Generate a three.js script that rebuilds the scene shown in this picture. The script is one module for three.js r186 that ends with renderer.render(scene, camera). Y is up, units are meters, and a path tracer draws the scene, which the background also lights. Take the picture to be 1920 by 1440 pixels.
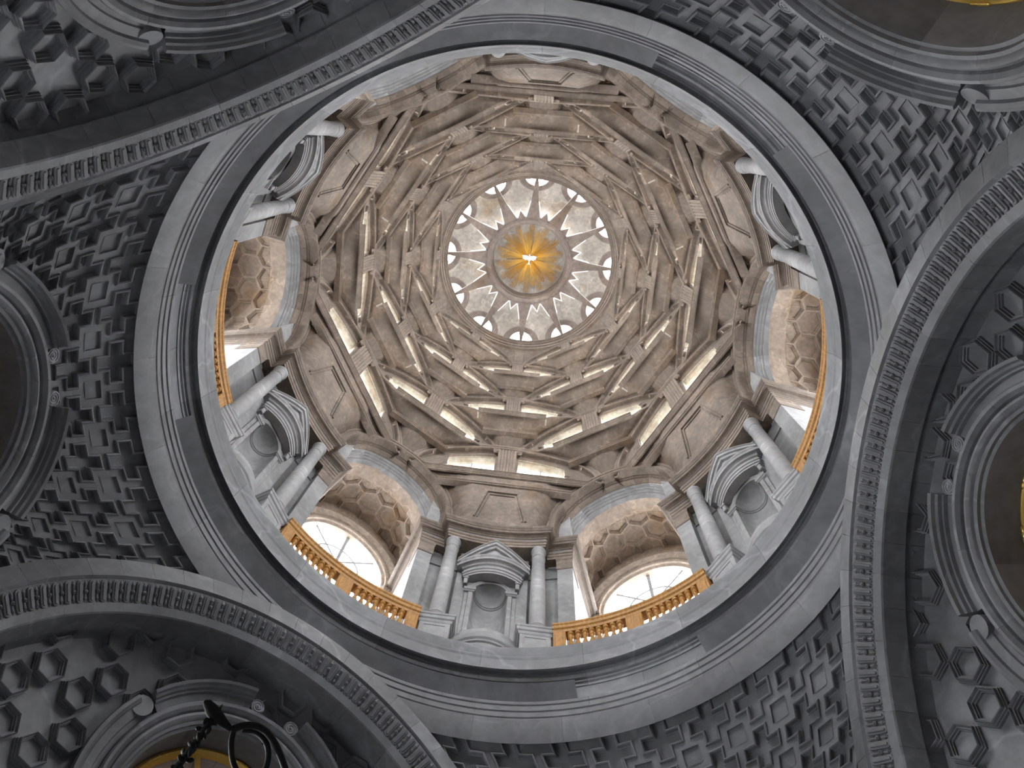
import * as THREE from 'three';
import { mergeGeometries, toCreasedNormals } from 'three/addons/utils/BufferGeometryUtils.js';

// ---------------------------------------------------------------- camera, sky, exposure
const W = 1920, H = 1440, F = 1600;
const scene = new THREE.Scene();
const camera = new THREE.PerspectiveCamera(2 * Math.atan(H / 2 / F) * 180 / Math.PI, W / H, 0.05, 200);
{ // the eye is the world origin, 1.6 m above the floor and off the dome's axis; the zenith is at pixel (1026.83, 284.4)
  const PX = 875.26, PY = 603.31;
  const z = new THREE.Vector3((1026.83 - PX) / F, (284.4 - PY) / F, 1).normalize();     // up, in camera axes (x right, y down, z ahead)
  const d = new THREE.Vector3(0, 1, 0); d.addScaledVector(z, -d.dot(z)).normalize();    // horizontal, towards the foot of the picture
  const e = new THREE.Vector3().crossVectors(d, z); if (e.x < 0) e.negate();
  const world = (x, y, w) => new THREE.Vector3(x * e.x + y * e.y + w * e.z, x * z.x + y * z.y + w * z.z, -(x * d.x + y * d.y + w * d.z));
  camera.position.set(0.967, 0, 5.54);
  const right = world(1, 0, 0), up = world(0, -1, 0), back = world(0, 0, -1);
  camera.quaternion.setFromRotationMatrix(new THREE.Matrix4().makeBasis(right, up, back));
  camera.setViewOffset(W, H, W / 2 - PX, H / 2 - PY, W, H);
}
const renderer = new THREE.WebGLRenderer({ antialias: true });
renderer.toneMapping = THREE.LinearToneMapping;
renderer.toneMappingExposure = 20;
renderer.shadowMap.enabled = true;
{ // a bright overcast sky, a little stronger overhead; city haze below the horizon
  const w = 64, h = 32, data = new Float32Array(w * h * 4);
  for (let j = 0; j < h; j++) for (let i = 0; i < w; i++) {
    const el = ((j + 0.5) / h - 0.5) * Math.PI, s = Math.sin(el), o = (j * w + i) * 4;
    const L = s > 0 ? 0.8 + 0.4 * s : 0.8 - 0.4 * Math.min(1, -s * 4);
    data[o] = L * 0.985; data[o + 1] = L * 1.0; data[o + 2] = L * 1.03; data[o + 3] = 1;
  }
  const sky = new THREE.DataTexture(data, w, h, THREE.RGBAFormat, THREE.FloatType);
  sky.mapping = THREE.EquirectangularReflectionMapping; sky.magFilter = THREE.LinearFilter; sky.needsUpdate = true;
  scene.background = sky; scene.backgroundIntensity = 1;
}

// ---------------------------------------------------------------- helpers
let seed = 12345;
const rnd = () => { seed = (seed + 0x6d2b79f5) | 0; let t = Math.imul(seed ^ (seed >>> 15), 1 | seed); t = (t + Math.imul(t ^ (t >>> 7), 61 | t)) ^ t; return ((t ^ (t >>> 14)) >>> 0) / 4294967296; };
const { sin, cos, PI, sqrt, abs, min, max, tan, atan2, floor } = Math;
const DEG = PI / 180, PHI = 6.057 * DEG, ang = (k) => PHI + k * PI / 3;
const V = (x, y, z) => new THREE.Vector3(x, y, z);
const DIRS = { 0: 'bottom', 0.5: 'lower left', 1: 'lower left', 1.5: 'left', 2: 'upper left', 2.5: 'upper left', 3: 'top', 3.5: 'upper right', 4: 'upper right', 4.5: 'right', 5: 'lower right', 5.5: 'lower right' };
const where = (k) => DIRS[((k % 6) + 6) % 6];
const used = {};
function numbered(n) { used[n] = (used[n] ?? -1) + 1; return used[n] ? n + '_' + String(used[n]).padStart(3, '0') : n; }
function setBase(o, phi, b) { o.off = V(...b); o.phi = phi; o.position.set(b[0] * cos(phi) + b[2] * sin(phi), b[1], -b[0] * sin(phi) + b[2] * cos(phi)); o.rotation.y = phi; }
function tag(o, label, category, opt = {}) {
  if (label) o.userData.label = label;
  if (category) o.userData.category = category;
  if (opt.group) o.userData.group = opt.group;
  if (opt.kind) o.userData.kind = opt.kind;
  return o;
}
// A thing in the sector of azimuth phi: its geometry is written with x to the right, y up and z = -(distance from the dome's axis).
function thing(name, label, category, phi, b, opt) {
  const o = new THREE.Group(); o.name = numbered(name); scene.add(o); setBase(o, phi, b); return tag(o, label, category, opt);
}
function again(proto, phi, label) {
  const c = proto.clone(); c.name = numbered(proto.name.replace(/_\d{3}$/, '')); setBase(c, phi, [proto.off.x, proto.off.y, proto.off.z]); scene.add(c);
  c.userData = { ...proto.userData }; if (label) c.userData.label = label; return c;
}
function boxUV(g) { // metres, the plane that each face looks along
  const p = g.attributes.position, n = g.attributes.normal, uv = new Float32Array(p.count * 2);
  for (let i = 0; i < p.count; i += 3) {
    let x = 0, y = 0, z = 0; for (let k = 0; k < 3; k++) { x += n.getX(i + k); y += n.getY(i + k); z += n.getZ(i + k); }
    x = abs(x); y = abs(y); z = abs(z);
    for (let k = i; k < i + 3; k++) {
      const [a, b] = x > y && x > z ? [p.getZ(k), p.getY(k)] : y > z ? [p.getX(k), p.getZ(k)] : [p.getX(k), p.getY(k)];
      uv[k * 2] = a; uv[k * 2 + 1] = b;
    }
  }
  g.setAttribute('uv', new THREE.BufferAttribute(uv, 2)); return g;
}
function fin(g) {
  if (g.index) g = g.toNonIndexed();
  for (const n of Object.keys(g.attributes)) if (n !== 'position' && n !== 'normal') g.deleteAttribute(n);
  if (!g.attributes.normal) g.computeVertexNormals();
  g.clearGroups(); return g;
}
function obj(name, geos, mat, parent = scene, shift) {
  geos = [].concat(geos).map(fin);
  let g = geos.length > 1 ? mergeGeometries(geos) : geos[0];
  let top = parent; while (top !== scene && !top.off && top.parent) top = top.parent;
  if (top !== scene && top.off && !shift) g.translate(-top.off.x, -top.off.y, -top.off.z);
  boxUV(g);
  if (shift) { g.computeBoundingBox(); }
  const m = new THREE.Mesh(g, mat); m.castShadow = m.receiveShadow = true;
  m.name = parent === scene ? numbered(name) : name; parent.add(m); return m;
}
function loft(rows, { u = false, v = false, crease = 0.5 } = {}) { // rows of points; u closes each row, v closes the list of rows
  const n = rows[0].length, m = rows.length, pos = [], idx = [];
  for (const r of rows) for (const p of r) pos.push(p.x, p.y, p.z);
  for (let i = 0; i < m - (v ? 0 : 1); i++) for (let j = 0; j < n - (u ? 0 : 1); j++) {
    const a = i * n + j, b = i * n + (j + 1) % n, c = ((i + 1) % m) * n + j, d = ((i + 1) % m) * n + (j + 1) % n;
    idx.push(a, b, d, a, d, c);
  }
  const g = new THREE.BufferGeometry();
  g.setAttribute('position', new THREE.Float32BufferAttribute(pos, 3)); g.setIndex(idx);
  return crease ? toCreasedNormals(g, crease) : (g.computeVertexNormals(), g);
}
function cutHole(g, c, r) { // leaves out the faces near c
  g = fin(g); const p = g.attributes.position, n = g.attributes.normal, P = [], N = [];
  for (let i = 0; i < p.count; i += 3) {
    let x = 0, y = 0, z = 0; for (let k = i; k < i + 3; k++) { x += p.getX(k) / 3; y += p.getY(k) / 3; z += p.getZ(k) / 3; }
    if (Math.hypot(x - c.x, y - c.y, z - c.z) > r) for (let k = i; k < i + 3; k++) { P.push(p.getX(k), p.getY(k), p.getZ(k)); N.push(n.getX(k), n.getY(k), n.getZ(k)); }
  }
  const o = new THREE.BufferGeometry(); o.setAttribute('position', new THREE.Float32BufferAttribute(P, 3)); o.setAttribute('normal', new THREE.Float32BufferAttribute(N, 3)); return o;
}
const pol = (a, r, y) => V(r * sin(a), y, -r * cos(a));              // azimuth offset a to the right of the sector's middle
function ring(prof, a0, a1, n, opt) { const rows = []; for (let i = 0; i <= n; i++) { const a = a0 + (a1 - a0) * i / n; rows.push(prof.map(([r, y]) => pol(a, r, y))); } return loft(rows, opt); }
function planSweep(pts, prof, opt) { // plan points [x, z] walked left to right, profile [towards the viewer, y]
  const rows = pts.map((p, i) => {
    const q = pts[max(0, i - 1)], s = pts[min(pts.length - 1, i + 1)];
    const t1 = norm2(p[0] - q[0], p[1] - q[1]), t2 = norm2(s[0] - p[0], s[1] - p[1]);
    const a = i === 0 ? t2 : t1, b = i === pts.length - 1 ? t1 : t2;
    let nx = -a[1] - b[1], nz = a[0] + b[0]; const l = Math.hypot(nx, nz) || 1; nx /= l; nz /= l;
    const k = 1 / max(0.35, nx * -a[1] + nz * a[0]);
    return prof.map(([o, y]) => V(p[0] + nx * o * k, y, p[1] + nz * o * k));
  });
  return loft(rows, opt);
}
const norm2 = (x, y) => { const l = Math.hypot(x, y) || 1; return [x / l, y / l]; };
// A moulding [outward n, distance D from the axis] swept round an elliptic arch in the plane across the sector.
function archSweep(a, b, yc, prof, { t0 = 0, t1 = PI, n = 40, leg = 0, ...opt } = {}) {
  const rows = []; if (leg) rows.push(prof.map(([o, D]) => V(a + o, yc - leg, -D)));
  for (let i = 0; i <= n; i++) {
    const t = t0 + (t1 - t0) * i / n, [nx, ny] = norm2(cos(t) / a, sin(t) / b);
    rows.push(prof.map(([o, D]) => V(a * cos(t) + nx * o, yc + b * sin(t) + ny * o, -D)));
  }
  if (leg) rows.push(prof.map(([o, D]) => V(-a - o, yc - leg, -D)));
  return loft(rows, opt);
}
function flip(g, sx, sy, sz) { // scales, keeping the faces outward when the scale mirrors
  g = fin(g).scale(sx, sy, sz);
  if (sx * sy * sz < 0) for (const a of Object.values(g.attributes)) for (let i = 0; i < a.count; i += 3) for (let c = 0; c < a.itemSize; c++) { const t = a.getComponent(i + 1, c); a.setComponent(i + 1, c, a.getComponent(i + 2, c)); a.setComponent(i + 2, c, t); }
  return g;
}
const box = (x0, x1, y0, y1, z0, z1) => new THREE.BoxGeometry(x1 - x0, y1 - y0, z1 - z0).translate((x0 + x1) / 2, (y0 + y1) / 2, (z0 + z1) / 2);
function cbox(x0, x1, y0, y1, z0, z1, c = 0.02) { // chamfered box
  const s = new THREE.Shape([new THREE.Vector2(x0 + c, y0 + c), new THREE.Vector2(x1 - c, y0 + c), new THREE.Vector2(x1 - c, y1 - c), new THREE.Vector2(x0 + c, y1 - c)]);
  return new THREE.ExtrudeGeometry(s, { depth: z1 - z0 - 2 * c, bevelEnabled: true, bevelThickness: c, bevelSize: c, bevelSegments: 1 }).translate(0, 0, z0 + c);
}
function tube(pts, r, { n = 40, sides = 8, closed = false } = {}) { return new THREE.TubeGeometry(new THREE.CatmullRomCurve3(pts, closed), n, r, sides, closed); }
function bar(p, q, w, h = w) { const l = p.distanceTo(q), g = new THREE.BoxGeometry(w, l, h); g.applyQuaternion(new THREE.Quaternion().setFromUnitVectors(V(0, 1, 0), q.clone().sub(p).normalize())); const m = p.clone().add(q).multiplyScalar(0.5); return g.translate(m.x, m.y, m.z); }
function lathe(prof, n = 20) { return toCreasedNormals(new THREE.LatheGeometry(prof.map(([r, y]) => new THREE.Vector2(r, y)), n), 0.6); }
function mapGeo(g, f) { // moves every vertex through f(x, y, z) -> Vector3
  const p = g.attributes.position; for (let i = 0; i < p.count; i++) { const v = f(p.getX(i), p.getY(i), p.getZ(i)); p.setXYZ(i, v.x, v.y, v.z); }
  g.deleteAttribute('normal'); return g;
}
function spiral(r, turns, w, depth) { // a volute in the xy plane: a coiled ridge on a drum
  const pts = []; for (let i = 0; i <= 44; i++) { const t = i / 44, a = t * turns * 2 * PI, q = r * (1 - 0.82 * t); pts.push(V(q * cos(a), q * sin(a), depth)); }
  const drum = new THREE.CylinderGeometry(r * 0.98, r * 0.98, depth, 20).rotateX(PI / 2).translate(0, 0, depth / 2);
  return [new THREE.TubeGeometry(new THREE.CatmullRomCurve3(pts), 44, w, 6, false), drum, new THREE.SphereGeometry(w * 1.7, 8, 6).translate(0, 0, depth)];
}

// ---------------------------------------------------------------- materials
function noiseTex(size, fn, srgb) {
  const d = new Uint8Array(size * size * 4);
  for (let y = 0; y < size; y++) for (let x = 0; x < size; x++) { const c = fn(x / size, y / size), o = (y * size + x) * 4; for (let k = 0; k < 3; k++) d[o + k] = max(0, min(255, (c[k] ?? c) * 255)); d[o + 3] = 255; }
  const t = new THREE.DataTexture(d, size, size, THREE.RGBAFormat); t.wrapS = t.wrapT = THREE.RepeatWrapping; t.magFilter = THREE.LinearFilter; t.minFilter = THREE.LinearMipmapLinearFilter; t.generateMipmaps = true;
  if (srgb) t.colorSpace = THREE.SRGBColorSpace; t.needsUpdate = true; return t;
}
const LAT = 64, lat = new Float32Array(LAT * LAT * 8).map(() => rnd());
function vn(u, v, f, s) { // periodic value noise, f cells across
  u *= f; v *= f; const x = floor(u), y = floor(v), a = u - x, b = v - y, A = a * a * (3 - 2 * a), B = b * b * (3 - 2 * b);
  const L = (i, j) => lat[((((j % f) + f) % f) * 7 + s * 131 + (((i % f) + f) % f) * 61 + ((((j % f) + f) % f) * (((i % f) + f) % f) * 17)) % lat.length];
  return (L(x, y) * (1 - A) + L(x + 1, y) * A) * (1 - B) + (L(x, y + 1) * (1 - A) + L(x + 1, y + 1) * A) * B;
}
function fbm(u, v, f, s, o = 5) { let t = 0, a = 0.5; for (let i = 0; i < o; i++) { t += a * vn(u, v, f, s + i); a *= 0.5; f *= 2; } return t / (1 - a * 2 + a); }
const sm = (x, a, b) => { const t = max(0, min(1, (x - a) / (b - a))); return t * t * (3 - 2 * t); };
const vein = (u, v, f, s) => { const w = fbm(u, v, f, s, 4), q = fbm(u, v, f * 2, s + 3, 4); return max(0, 1 - abs(w - 0.5 + (q - 0.5) * 0.35) * 26); };
const marble = noiseTex(1024, (u, v) => { const c = 0.74 + 0.3 * (fbm(u, v, 3, 1) - 0.5) + 0.16 * (fbm(u, v, 24, 5, 4) - 0.5), k = vein(u, v, 3, 9) * sm(fbm(u, v, 2, 2), 0.42, 0.7); const x = c + k * 0.13; return [x * 0.995, x, x * 1.01]; }, true);
const warm = noiseTex(1024, (u, v) => { const c = 0.78 + 0.3 * (fbm(u, v, 4, 3) - 0.5) + 0.2 * (fbm(u, v, 32, 7, 4) - 0.5), s = sm(fbm(u, v, 3, 11), 0.5, 0.75), k = vein(u, v, 4, 14) * 0.1; return [c * (1 - 0.06 * s) + k, c * (1 - 0.12 * s) + k, c * (1 - 0.19 * s) + k]; }, true);
const grain = noiseTex(512, (u, v) => 0.5 + 0.5 * (fbm(u, v, 16, 21, 5) - 0.5));
const woodT = noiseTex(512, (u, v) => { const g = fbm(u * 0.5, v, 8, 31, 4), w = 0.78 + 0.3 * (fbm(u, v * 0.25, 32, 33, 3) - 0.5) + 0.2 * (g - 0.5); return [w, w * 0.98, w * 0.95]; }, true);
const rep = (t, m) => { const c = t.clone(); c.repeat.set(1 / m, 1 / m); c.needsUpdate = true; return c; };
const mMarble = rep(marble, 4.5), mWarm = rep(warm, 3.6), mGrain = rep(grain, 1.4), mWood = rep(woodT, 1.2);
const stone = (r, g, b, map, rough = 0.62, o = {}) => { const m = new THREE.MeshStandardMaterial({ color: new THREE.Color().setRGB(r, g, b), map, roughness: rough, bumpMap: mGrain, bumpScale: 0.004, side: THREE.DoubleSide, ...o }); return m; };
const M = {
  dark: [0, 1, 2].map((i) => { const t = [1, 0.9, 1.1][i]; return stone(0.345 * t, 0.35 * t, 0.362 * t, mMarble, 0.5); }),
  grey: [0, 1, 2].map((i) => { const t = [1, 0.93, 1.07][i]; return stone(0.54 * t, 0.54 * t, 0.535 * t, mMarble, 0.55); }),
  warm: [0, 1, 2].map((i) => { const t = [1, 0.9, 1.08][i]; return stone(0.36 * t, 0.29 * t, 0.235 * t, mWarm, 0.75); }),
  tan: [0, 1, 2].map((i) => { const t = [1, 0.93, 1.05][i]; return stone(0.80 * t, 0.655 * t, 0.53 * t, mWarm, 0.7); }),
  star: stone(0.33, 0.27, 0.235, mWarm, 0.7),
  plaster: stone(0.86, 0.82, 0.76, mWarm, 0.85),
  lantern: stone(0.74, 0.68, 0.6, mWarm, 0.85),
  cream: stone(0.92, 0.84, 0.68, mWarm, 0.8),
  white: stone(0.88, 0.88, 0.87, null, 0.8),
  floor: stone(0.22, 0.22, 0.22, mMarble, 0.4),
  ochre: stone(0.72, 0.36, 0.075, mWood, 0.42),
  gold: new THREE.MeshStandardMaterial({ color: new THREE.Color().setRGB(0.86, 0.52, 0.10), metalness: 0.55, roughness: 0.42, side: THREE.DoubleSide }),
  gilt: new THREE.MeshStandardMaterial({ color: new THREE.Color().setRGB(0.9, 0.6, 0.15), metalness: 0.8, roughness: 0.32, side: THREE.DoubleSide }),
  iron: new THREE.MeshStandardMaterial({ color: new THREE.Color().setRGB(0.012, 0.012, 0.012), metalness: 0.3, roughness: 0.6, side: THREE.DoubleSide }),
  sash: new THREE.MeshStandardMaterial({ color: new THREE.Color().setRGB(0.42, 0.42, 0.43), roughness: 0.6 }),
  lead: new THREE.MeshStandardMaterial({ color: new THREE.Color().setRGB(0.06, 0.06, 0.065), metalness: 0.4, roughness: 0.6 }),
  frost: new THREE.MeshStandardMaterial({ color: new THREE.Color().setRGB(0.62, 0.5, 0.45), roughness: 0.5, side: THREE.DoubleSide }),
  glass: new THREE.MeshPhysicalMaterial({ color: 0xffffff, transmission: 1, thickness: 0, roughness: 0.02, ior: 1.5, side: THREE.DoubleSide }),
  dove: new THREE.MeshStandardMaterial({ color: new THREE.Color().setRGB(0.85, 0.84, 0.82), roughness: 0.7 }),
};
const pick = (a) => a[floor(rnd() * a.length)];
// ---------------------------------------------------------------- floor and lower walls
const FLOOR = -1.6;
{
  const f = thing('floor', 'grey marble floor of the chapel far below the dome', null, 0, [0, FLOOR, 0], { kind: 'structure' });
  obj('floor_slab', new THREE.CylinderGeometry(12.8, 12.8, 0.3, 48).translate(0, FLOOR - 0.15, 0), M.floor, f);
  const w = thing('wall_lower', 'round grey marble wall that carries the arches, with tall unseen openings lighting the right side', null, 0, [0, FLOOR, 0], { kind: 'structure' });
  for (let i = 0; i < 12; i++) { // tall openings, out of view at the left, placed to light the right side
    const a0 = (i - 0.5) * 30 * DEG, a1 = a0 + 30 * DEG, open = i === 9 || i === 10, top = i === 10 ? 9.5 : 6;
    const seg = (y0, y1, b0, b1) => ring([[12.2, y0], [12.2, y1], [12.7, y1], [12.7, y0]], b0, b1, 6, { u: true });
    if (!open) obj('wall_segment', seg(FLOOR, 19.6, a0, a1), M.dark[0], w);
    else { const c = 5 * DEG; obj('wall_segment', [seg(FLOOR, 0, a0, a1), seg(top, 19.6, a0, a1), seg(0, top, a0, a0 + c), seg(0, top, a1 - c, a1)], M.dark[0], w); }
  }
  obj('wall_top', ring([[9.4, 19.5], [12.7, 19.5], [12.7, 19.7], [9.4, 19.7]], 0, 2 * PI, 64, { u: true }), M.dark[0], w);
}

// ---------------------------------------------------------------- pendentives with stepped crosses
const RS = 10.9, YS = 12.25, RV = 11.15, ELW = { pend: 9.6 * DEG, vault: 14.6 * DEG };
const sphP = (dphi, el, R) => V(R * cos(el) * sin(dphi), YS + R * sin(el), -R * cos(el) * cos(dphi));
const EL0 = Math.acos(9.05 / RS), CONV = 7.5, CELL = 1.13;
function pendMap(j, v, d) {
  const t = CONV * (1 - Math.exp(-CELL * v / CONV));
  return sphP(j * 7.6 * DEG * (1 - t / CONV), EL0 - t / RS, RS - d);
}
const AYC = 12.1; // springing centre of the three great arches
function behindArch(p, lim) { // inside the bay of either neighbouring great arch?
  for (const s of [-1, 1]) { const a = s * 60 * DEG, D = p.x * sin(a) - p.z * cos(a); if (D > lim) return true; }
  return false;
}
const winCentre = sphP(0, ELW.pend, RS);
const XH = 0.44, XA = 0.175;
const crossPts = (e) => { const h = XH - e, a = XA - e; return [[h, -a], [h, a], [a, a], [a, h], [-a, h], [-a, a], [-h, a], [-h, -a], [-a, -a], [-a, -h], [a, -h], [a, -a]]; };
function buildPendentive(k, label) {
  const o = thing('pendentive', label, null, ang(k), [0, YS, -RS], { kind: 'structure' });
  const rows = []; for (let i = 0; i <= 50; i++) { const r = [], el = 36 * DEG - i / 50 * 52 * DEG, R = (RS + 0.14) * cos(el), hw = 60 * DEG - (R > 8.9 ? Math.acos(8.9 / R) : 0); for (let j = 0; j <= 60; j++) r.push(sphP((j / 30 - 1) * hw, el, RS + 0.14)); rows.push(r); }
  obj('backing', cutHole(loft(rows, { crease: 0 }), winCentre, 2.45), M.dark[0], o);
  for (let v = -1; v <= 5; v++) for (let j = -8; j <= 7; j++) {
    if (v > -1) { // a recessed cross framed by a roll
      const c = pendMap(j, v, 0);
      if (!behindArch(c, 8.5) && c.distanceTo(winCentre) > 2.5) {
        const prof = [[0, -0.01], [0, 0.03], [0.012, 0.06], [0.033, 0.072], [0.053, 0.05], [0.06, 0], [0.063, -0.085], [0.085, -0.09], [0.085, -0.115]];
        const rws = prof.map(([e, d]) => crossPts(e).map(([x, y]) => pendMap(j + x, v + y, d)));
        const fr = obj('cross_frame', loft(rws, { u: true, crease: 0.5 }), M.dark[(j + v + 9) % 3], o);
        const s = new THREE.Shape(crossPts(0.083).map((p) => new THREE.Vector2(...p)));
        obj('cross_panel', mapGeo(new THREE.ShapeGeometry(s), (x, y) => pendMap(j + x, v + y, -0.11)), pick(M.dark), fr);
      }
    }
    const c = pendMap(j + 0.5, v + 0.5, 0);
    if (behindArch(c, 8.6) || c.distanceTo(winCentre) < 2.4) continue;
    const h = XH, a = XA, lo = v === -1 ? 0.5 : 0;
    const P = [[h, 0], [1 - h, 0], [1 - h, a], [1 - a, a], [1 - a, h], [1, h], [1, 1 - h], [1 - a, 1 - h], [1 - a, 1 - a], [1 - h, 1 - a], [1 - h, 1], [h, 1], [h, 1 - a], [a, 1 - a], [a, 1 - h], [0, 1 - h], [0, h], [a, h], [a, a], [h, a]];
    const s = new THREE.Shape(P.map(([x, y]) => new THREE.Vector2(x, max(lo, y)))), q = 0.19;
    if (v > -1) s.holes.push(new THREE.Path([[0.5 - q, 0.5 - q], [0.5 - q, 0.5 + q], [0.5 + q, 0.5 + q], [0.5 + q, 0.5 - q]].map((p) => new THREE.Vector2(...p))));
    const plate = obj('stone_plate', mapGeo(new THREE.ShapeGeometry(s), (x, y) => pendMap(j + x, v + y, 0)), pick(M.dark), o);
    if (v > -1) {
      const sq = (e, d) => [[-1, -1], [1, -1], [1, 1], [-1, 1]].map(([x, y]) => pendMap(j + 0.5 + x * (q - e), v + 0.5 + y * (q - e), d));
      obj('square_panel', loft([sq(0, 0), sq(-0.005, 0.012), sq(0.012, 0.012), sq(0.016, -0.05), sq(0.1, -0.05), sq(0.188, -0.05)], { u: true }), pick(M.dark), plate);
    }
  }
  return o;
}
buildPendentive(1.5, 'dark marble pendentive of stepped cross coffers on the left');
buildPendentive(3.5, 'pendentive of stepped cross coffers at the upper right, with the best lit marble');
buildPendentive(5.5, 'pendentive of stepped cross coffers at the bottom right, below the ring');

// ---------------------------------------------------------------- vaults of hexagons and stars behind the great arches
const ELC = 20 * DEG;
function vaultMap(x, y, d) { // equal-distance map of the sphere about the vault's middle
  const a = Math.hypot(x, y) / RV || 1e-6, k = sin(a) / (a * RV), X = x * k, Y = y * k, Z = cos(a);
  const n = V(X, Y * cos(ELC) + Z * sin(ELC), -(Z * cos(ELC) - Y * sin(ELC)));
  return n.multiplyScalar(RV - d).add(V(0, YS, 0));
}
function buildVault(k, label) {
  const o = thing('coffered_vault', label, null, ang(k), [0, YS, -RV], { kind: 'structure' });
  const rows = []; for (let i = 0; i <= 50; i++) { const r = []; for (let j = 0; j <= 72; j++) r.push(sphP((j / 72 - 0.5) * 96 * DEG, 44 * DEG - i / 50 * 60 * DEG, RV)); rows.push(r); }
  obj('star_ground', cutHole(loft(rows, { crease: 0 }), sphP(0, ELW.vault, RV), 2.45), M.dark[0], o);
  const L = 1.5, hexR = L / (2 * sqrt(3)), wc = sphP(0, ELW.vault, RV);
  const prof = [[0.985, -0.02], [0.985, 0.07], [0.93, 0.07], [0.93, 0.13], [0.875, 0.13], [0.875, 0.185], [0.85, 0.215], [0.815, 0.225], [0.78, 0.2], [0.765, 0.15], [0.69, 0.15], [0.685, 0.09], [0.62, 0.09], [0.615, 0.03]];
  for (let c = -5; c <= 4; c++) for (let r = -3; r <= 4; r++) for (const s of [0, 1]) {
    const sx = (c + 0.5) * L * cos(PI / 6), sy = (c & 1 ? -0.4 : 0.35) + r * L;      // a star
    const x = sx + (s ? 1 : -1) * L / sqrt(3) * cos(PI / 3) , y = sy + L / sqrt(3) * sin(PI / 3);
    const p = vaultMap(x, y, 0), D = -p.z, rho = Math.hypot(p.x, p.y - AYC);
    if (rho > 6.8 || D < 8.9 || p.distanceTo(wc) < 2.75 || p.y < 13) continue;
    const hexa = (f, d) => [0, 1, 2, 3, 4, 5].map((i) => vaultMap(x + f * hexR * cos(i * PI / 3), y + f * hexR * sin(i * PI / 3), d));
    const fr = obj('hexagon_frame', loft(prof.map(([f, d]) => hexa(f, d)), { u: true, crease: 0.4 }), pick(M.dark), o);
    obj('hexagon_panel', loft([hexa(0.617, 0.032), hexa(0.02, 0.032)], { u: true }), pick(M.dark), fr);
  }
}
buildVault(0.5, 'dark vault of hexagon and star coffers in the lower left arch');
buildVault(2.5, 'vault of hexagon and star coffers in the upper left arch');
buildVault(4.5, 'vault of hexagon and star coffers in the right arch');

// ---------------------------------------------------------------- three great arches with carved archivolts
function stadium(l, w, y) { const s = new THREE.Shape(), r = w / 2, h = l / 2 - r; s.moveTo(-r, -h); s.absarc(0, -h, r, PI, 2 * PI, false); s.absarc(0, h, r, 0, PI, false); return s; }
const ornFlute = boxUV(fin(mergeGeometries([
  fin(new THREE.ExtrudeGeometry(stadium(0.45, 0.11), { depth: 0.03, bevelThickness: 0.025, bevelSize: 0.02, bevelSegments: 2, curveSegments: 5 })),
  fin(new THREE.ExtrudeGeometry(stadium(0.37, 0.045), { depth: 0.01, bevelThickness: 0.02, bevelSize: 0.012, bevelSegments: 1, curveSegments: 4 }).translate(0, 0, 0.05))])));
const ornBead = boxUV(fin(mergeGeometries([
  fin(new THREE.SphereGeometry(0.05, 10, 8).translate(0, 0, 0.035)), fin(new THREE.SphereGeometry(0.016, 6, 5).translate(0, 0, 0.088)),
  ...[-1, 1].flatMap((s) => [flip(new THREE.ConeGeometry(0.05, 0.1, 4), 1, s, 0.8).translate(0, s * 0.205, 0.022), fin(new THREE.CylinderGeometry(s > 0 ? 0.04 : 0.018, s > 0 ? 0.018 : 0.04, 0.11, 6).translate(0, s * 0.105, 0.015))])])));
function at(name, geo, mat, parent, origin, xAxis, yAxis, zAxis) {
  const m = new THREE.Mesh(geo, mat); m.name = name; m.castShadow = m.receiveShadow = true;
  m.quaternion.setFromRotationMatrix(new THREE.Matrix4().makeBasis(xAxis, yAxis, zAxis)); m.position.copy(origin);
  let top = parent; while (!top.off && top.parent) top = top.parent; if (top.off) m.position.sub(top.off);
  parent.add(m); return m;
}
const gArchProf = [[1.22, 9.3], [1.22, 8.04], [1.18, 7.99], [0.68, 7.99], [0.66, 8.03], [0.64, 8.07], [0.6, 8.07], [0.595, 8.03], [0.4, 8.2], [0.185, 8.35], [0.175, 8.30], [0.02, 8.41], [0, 8.45], [0, 8.9], [0.1, 8.92], [0.1, 9.4]];
function buildGreatArch(k, label) {
  const o = thing('great_arch', label, 'arch', ang(k), [0, AYC, -8.4], { group: 'three great arches under the dome' });
  const N = 26, T0 = 8 * DEG, T1 = 172 * DEG, gap = 0.0005;
  for (let i = 0; i < N; i++) obj('voussoir', archSweep(6.12, 6.12, AYC, gArchProf, { t0: T0 + (T1 - T0) * i / N + gap, t1: T0 + (T1 - T0) * (i + 1) / N - gap, n: 4, crease: 0.35 }), M.dark[(i * 7 + i % 2) % 3], o);
  const n = 62, P = (t, q, D) => V((6.12 + q) * cos(t), AYC + (6.12 + q) * sin(t), -D);
  for (let i = 0; i < n * 2; i++) {
    const t = (14 + 152 * (i + 0.5) / (n * 2)) * DEG, c = P(t, 0.4, 8.195), out = P(t, 0.595, 8.03), inn = P(t, 0.185, 8.35);
    const y = out.sub(inn).normalize(), x = V(-sin(t), cos(t), 0).negate(), z = x.clone().cross(y);
    if (z.z < 0) { z.negate(); x.negate(); }
    at(i % 2 ? 'fluted_lobe' : 'bead_and_darts', i % 2 ? ornFlute : ornBead, M.dark[0], o, c.addScaledVector(z, -0.008), x, y, z);
  }
}
buildGreatArch(0.5, 'great arch at the lower left, its carved band of flutes and beads');
buildGreatArch(2.5, 'great arch at the upper left, its carved band seen slantwise');
buildGreatArch(4.5, 'great arch on the right, its carved band running down the picture');

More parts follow.
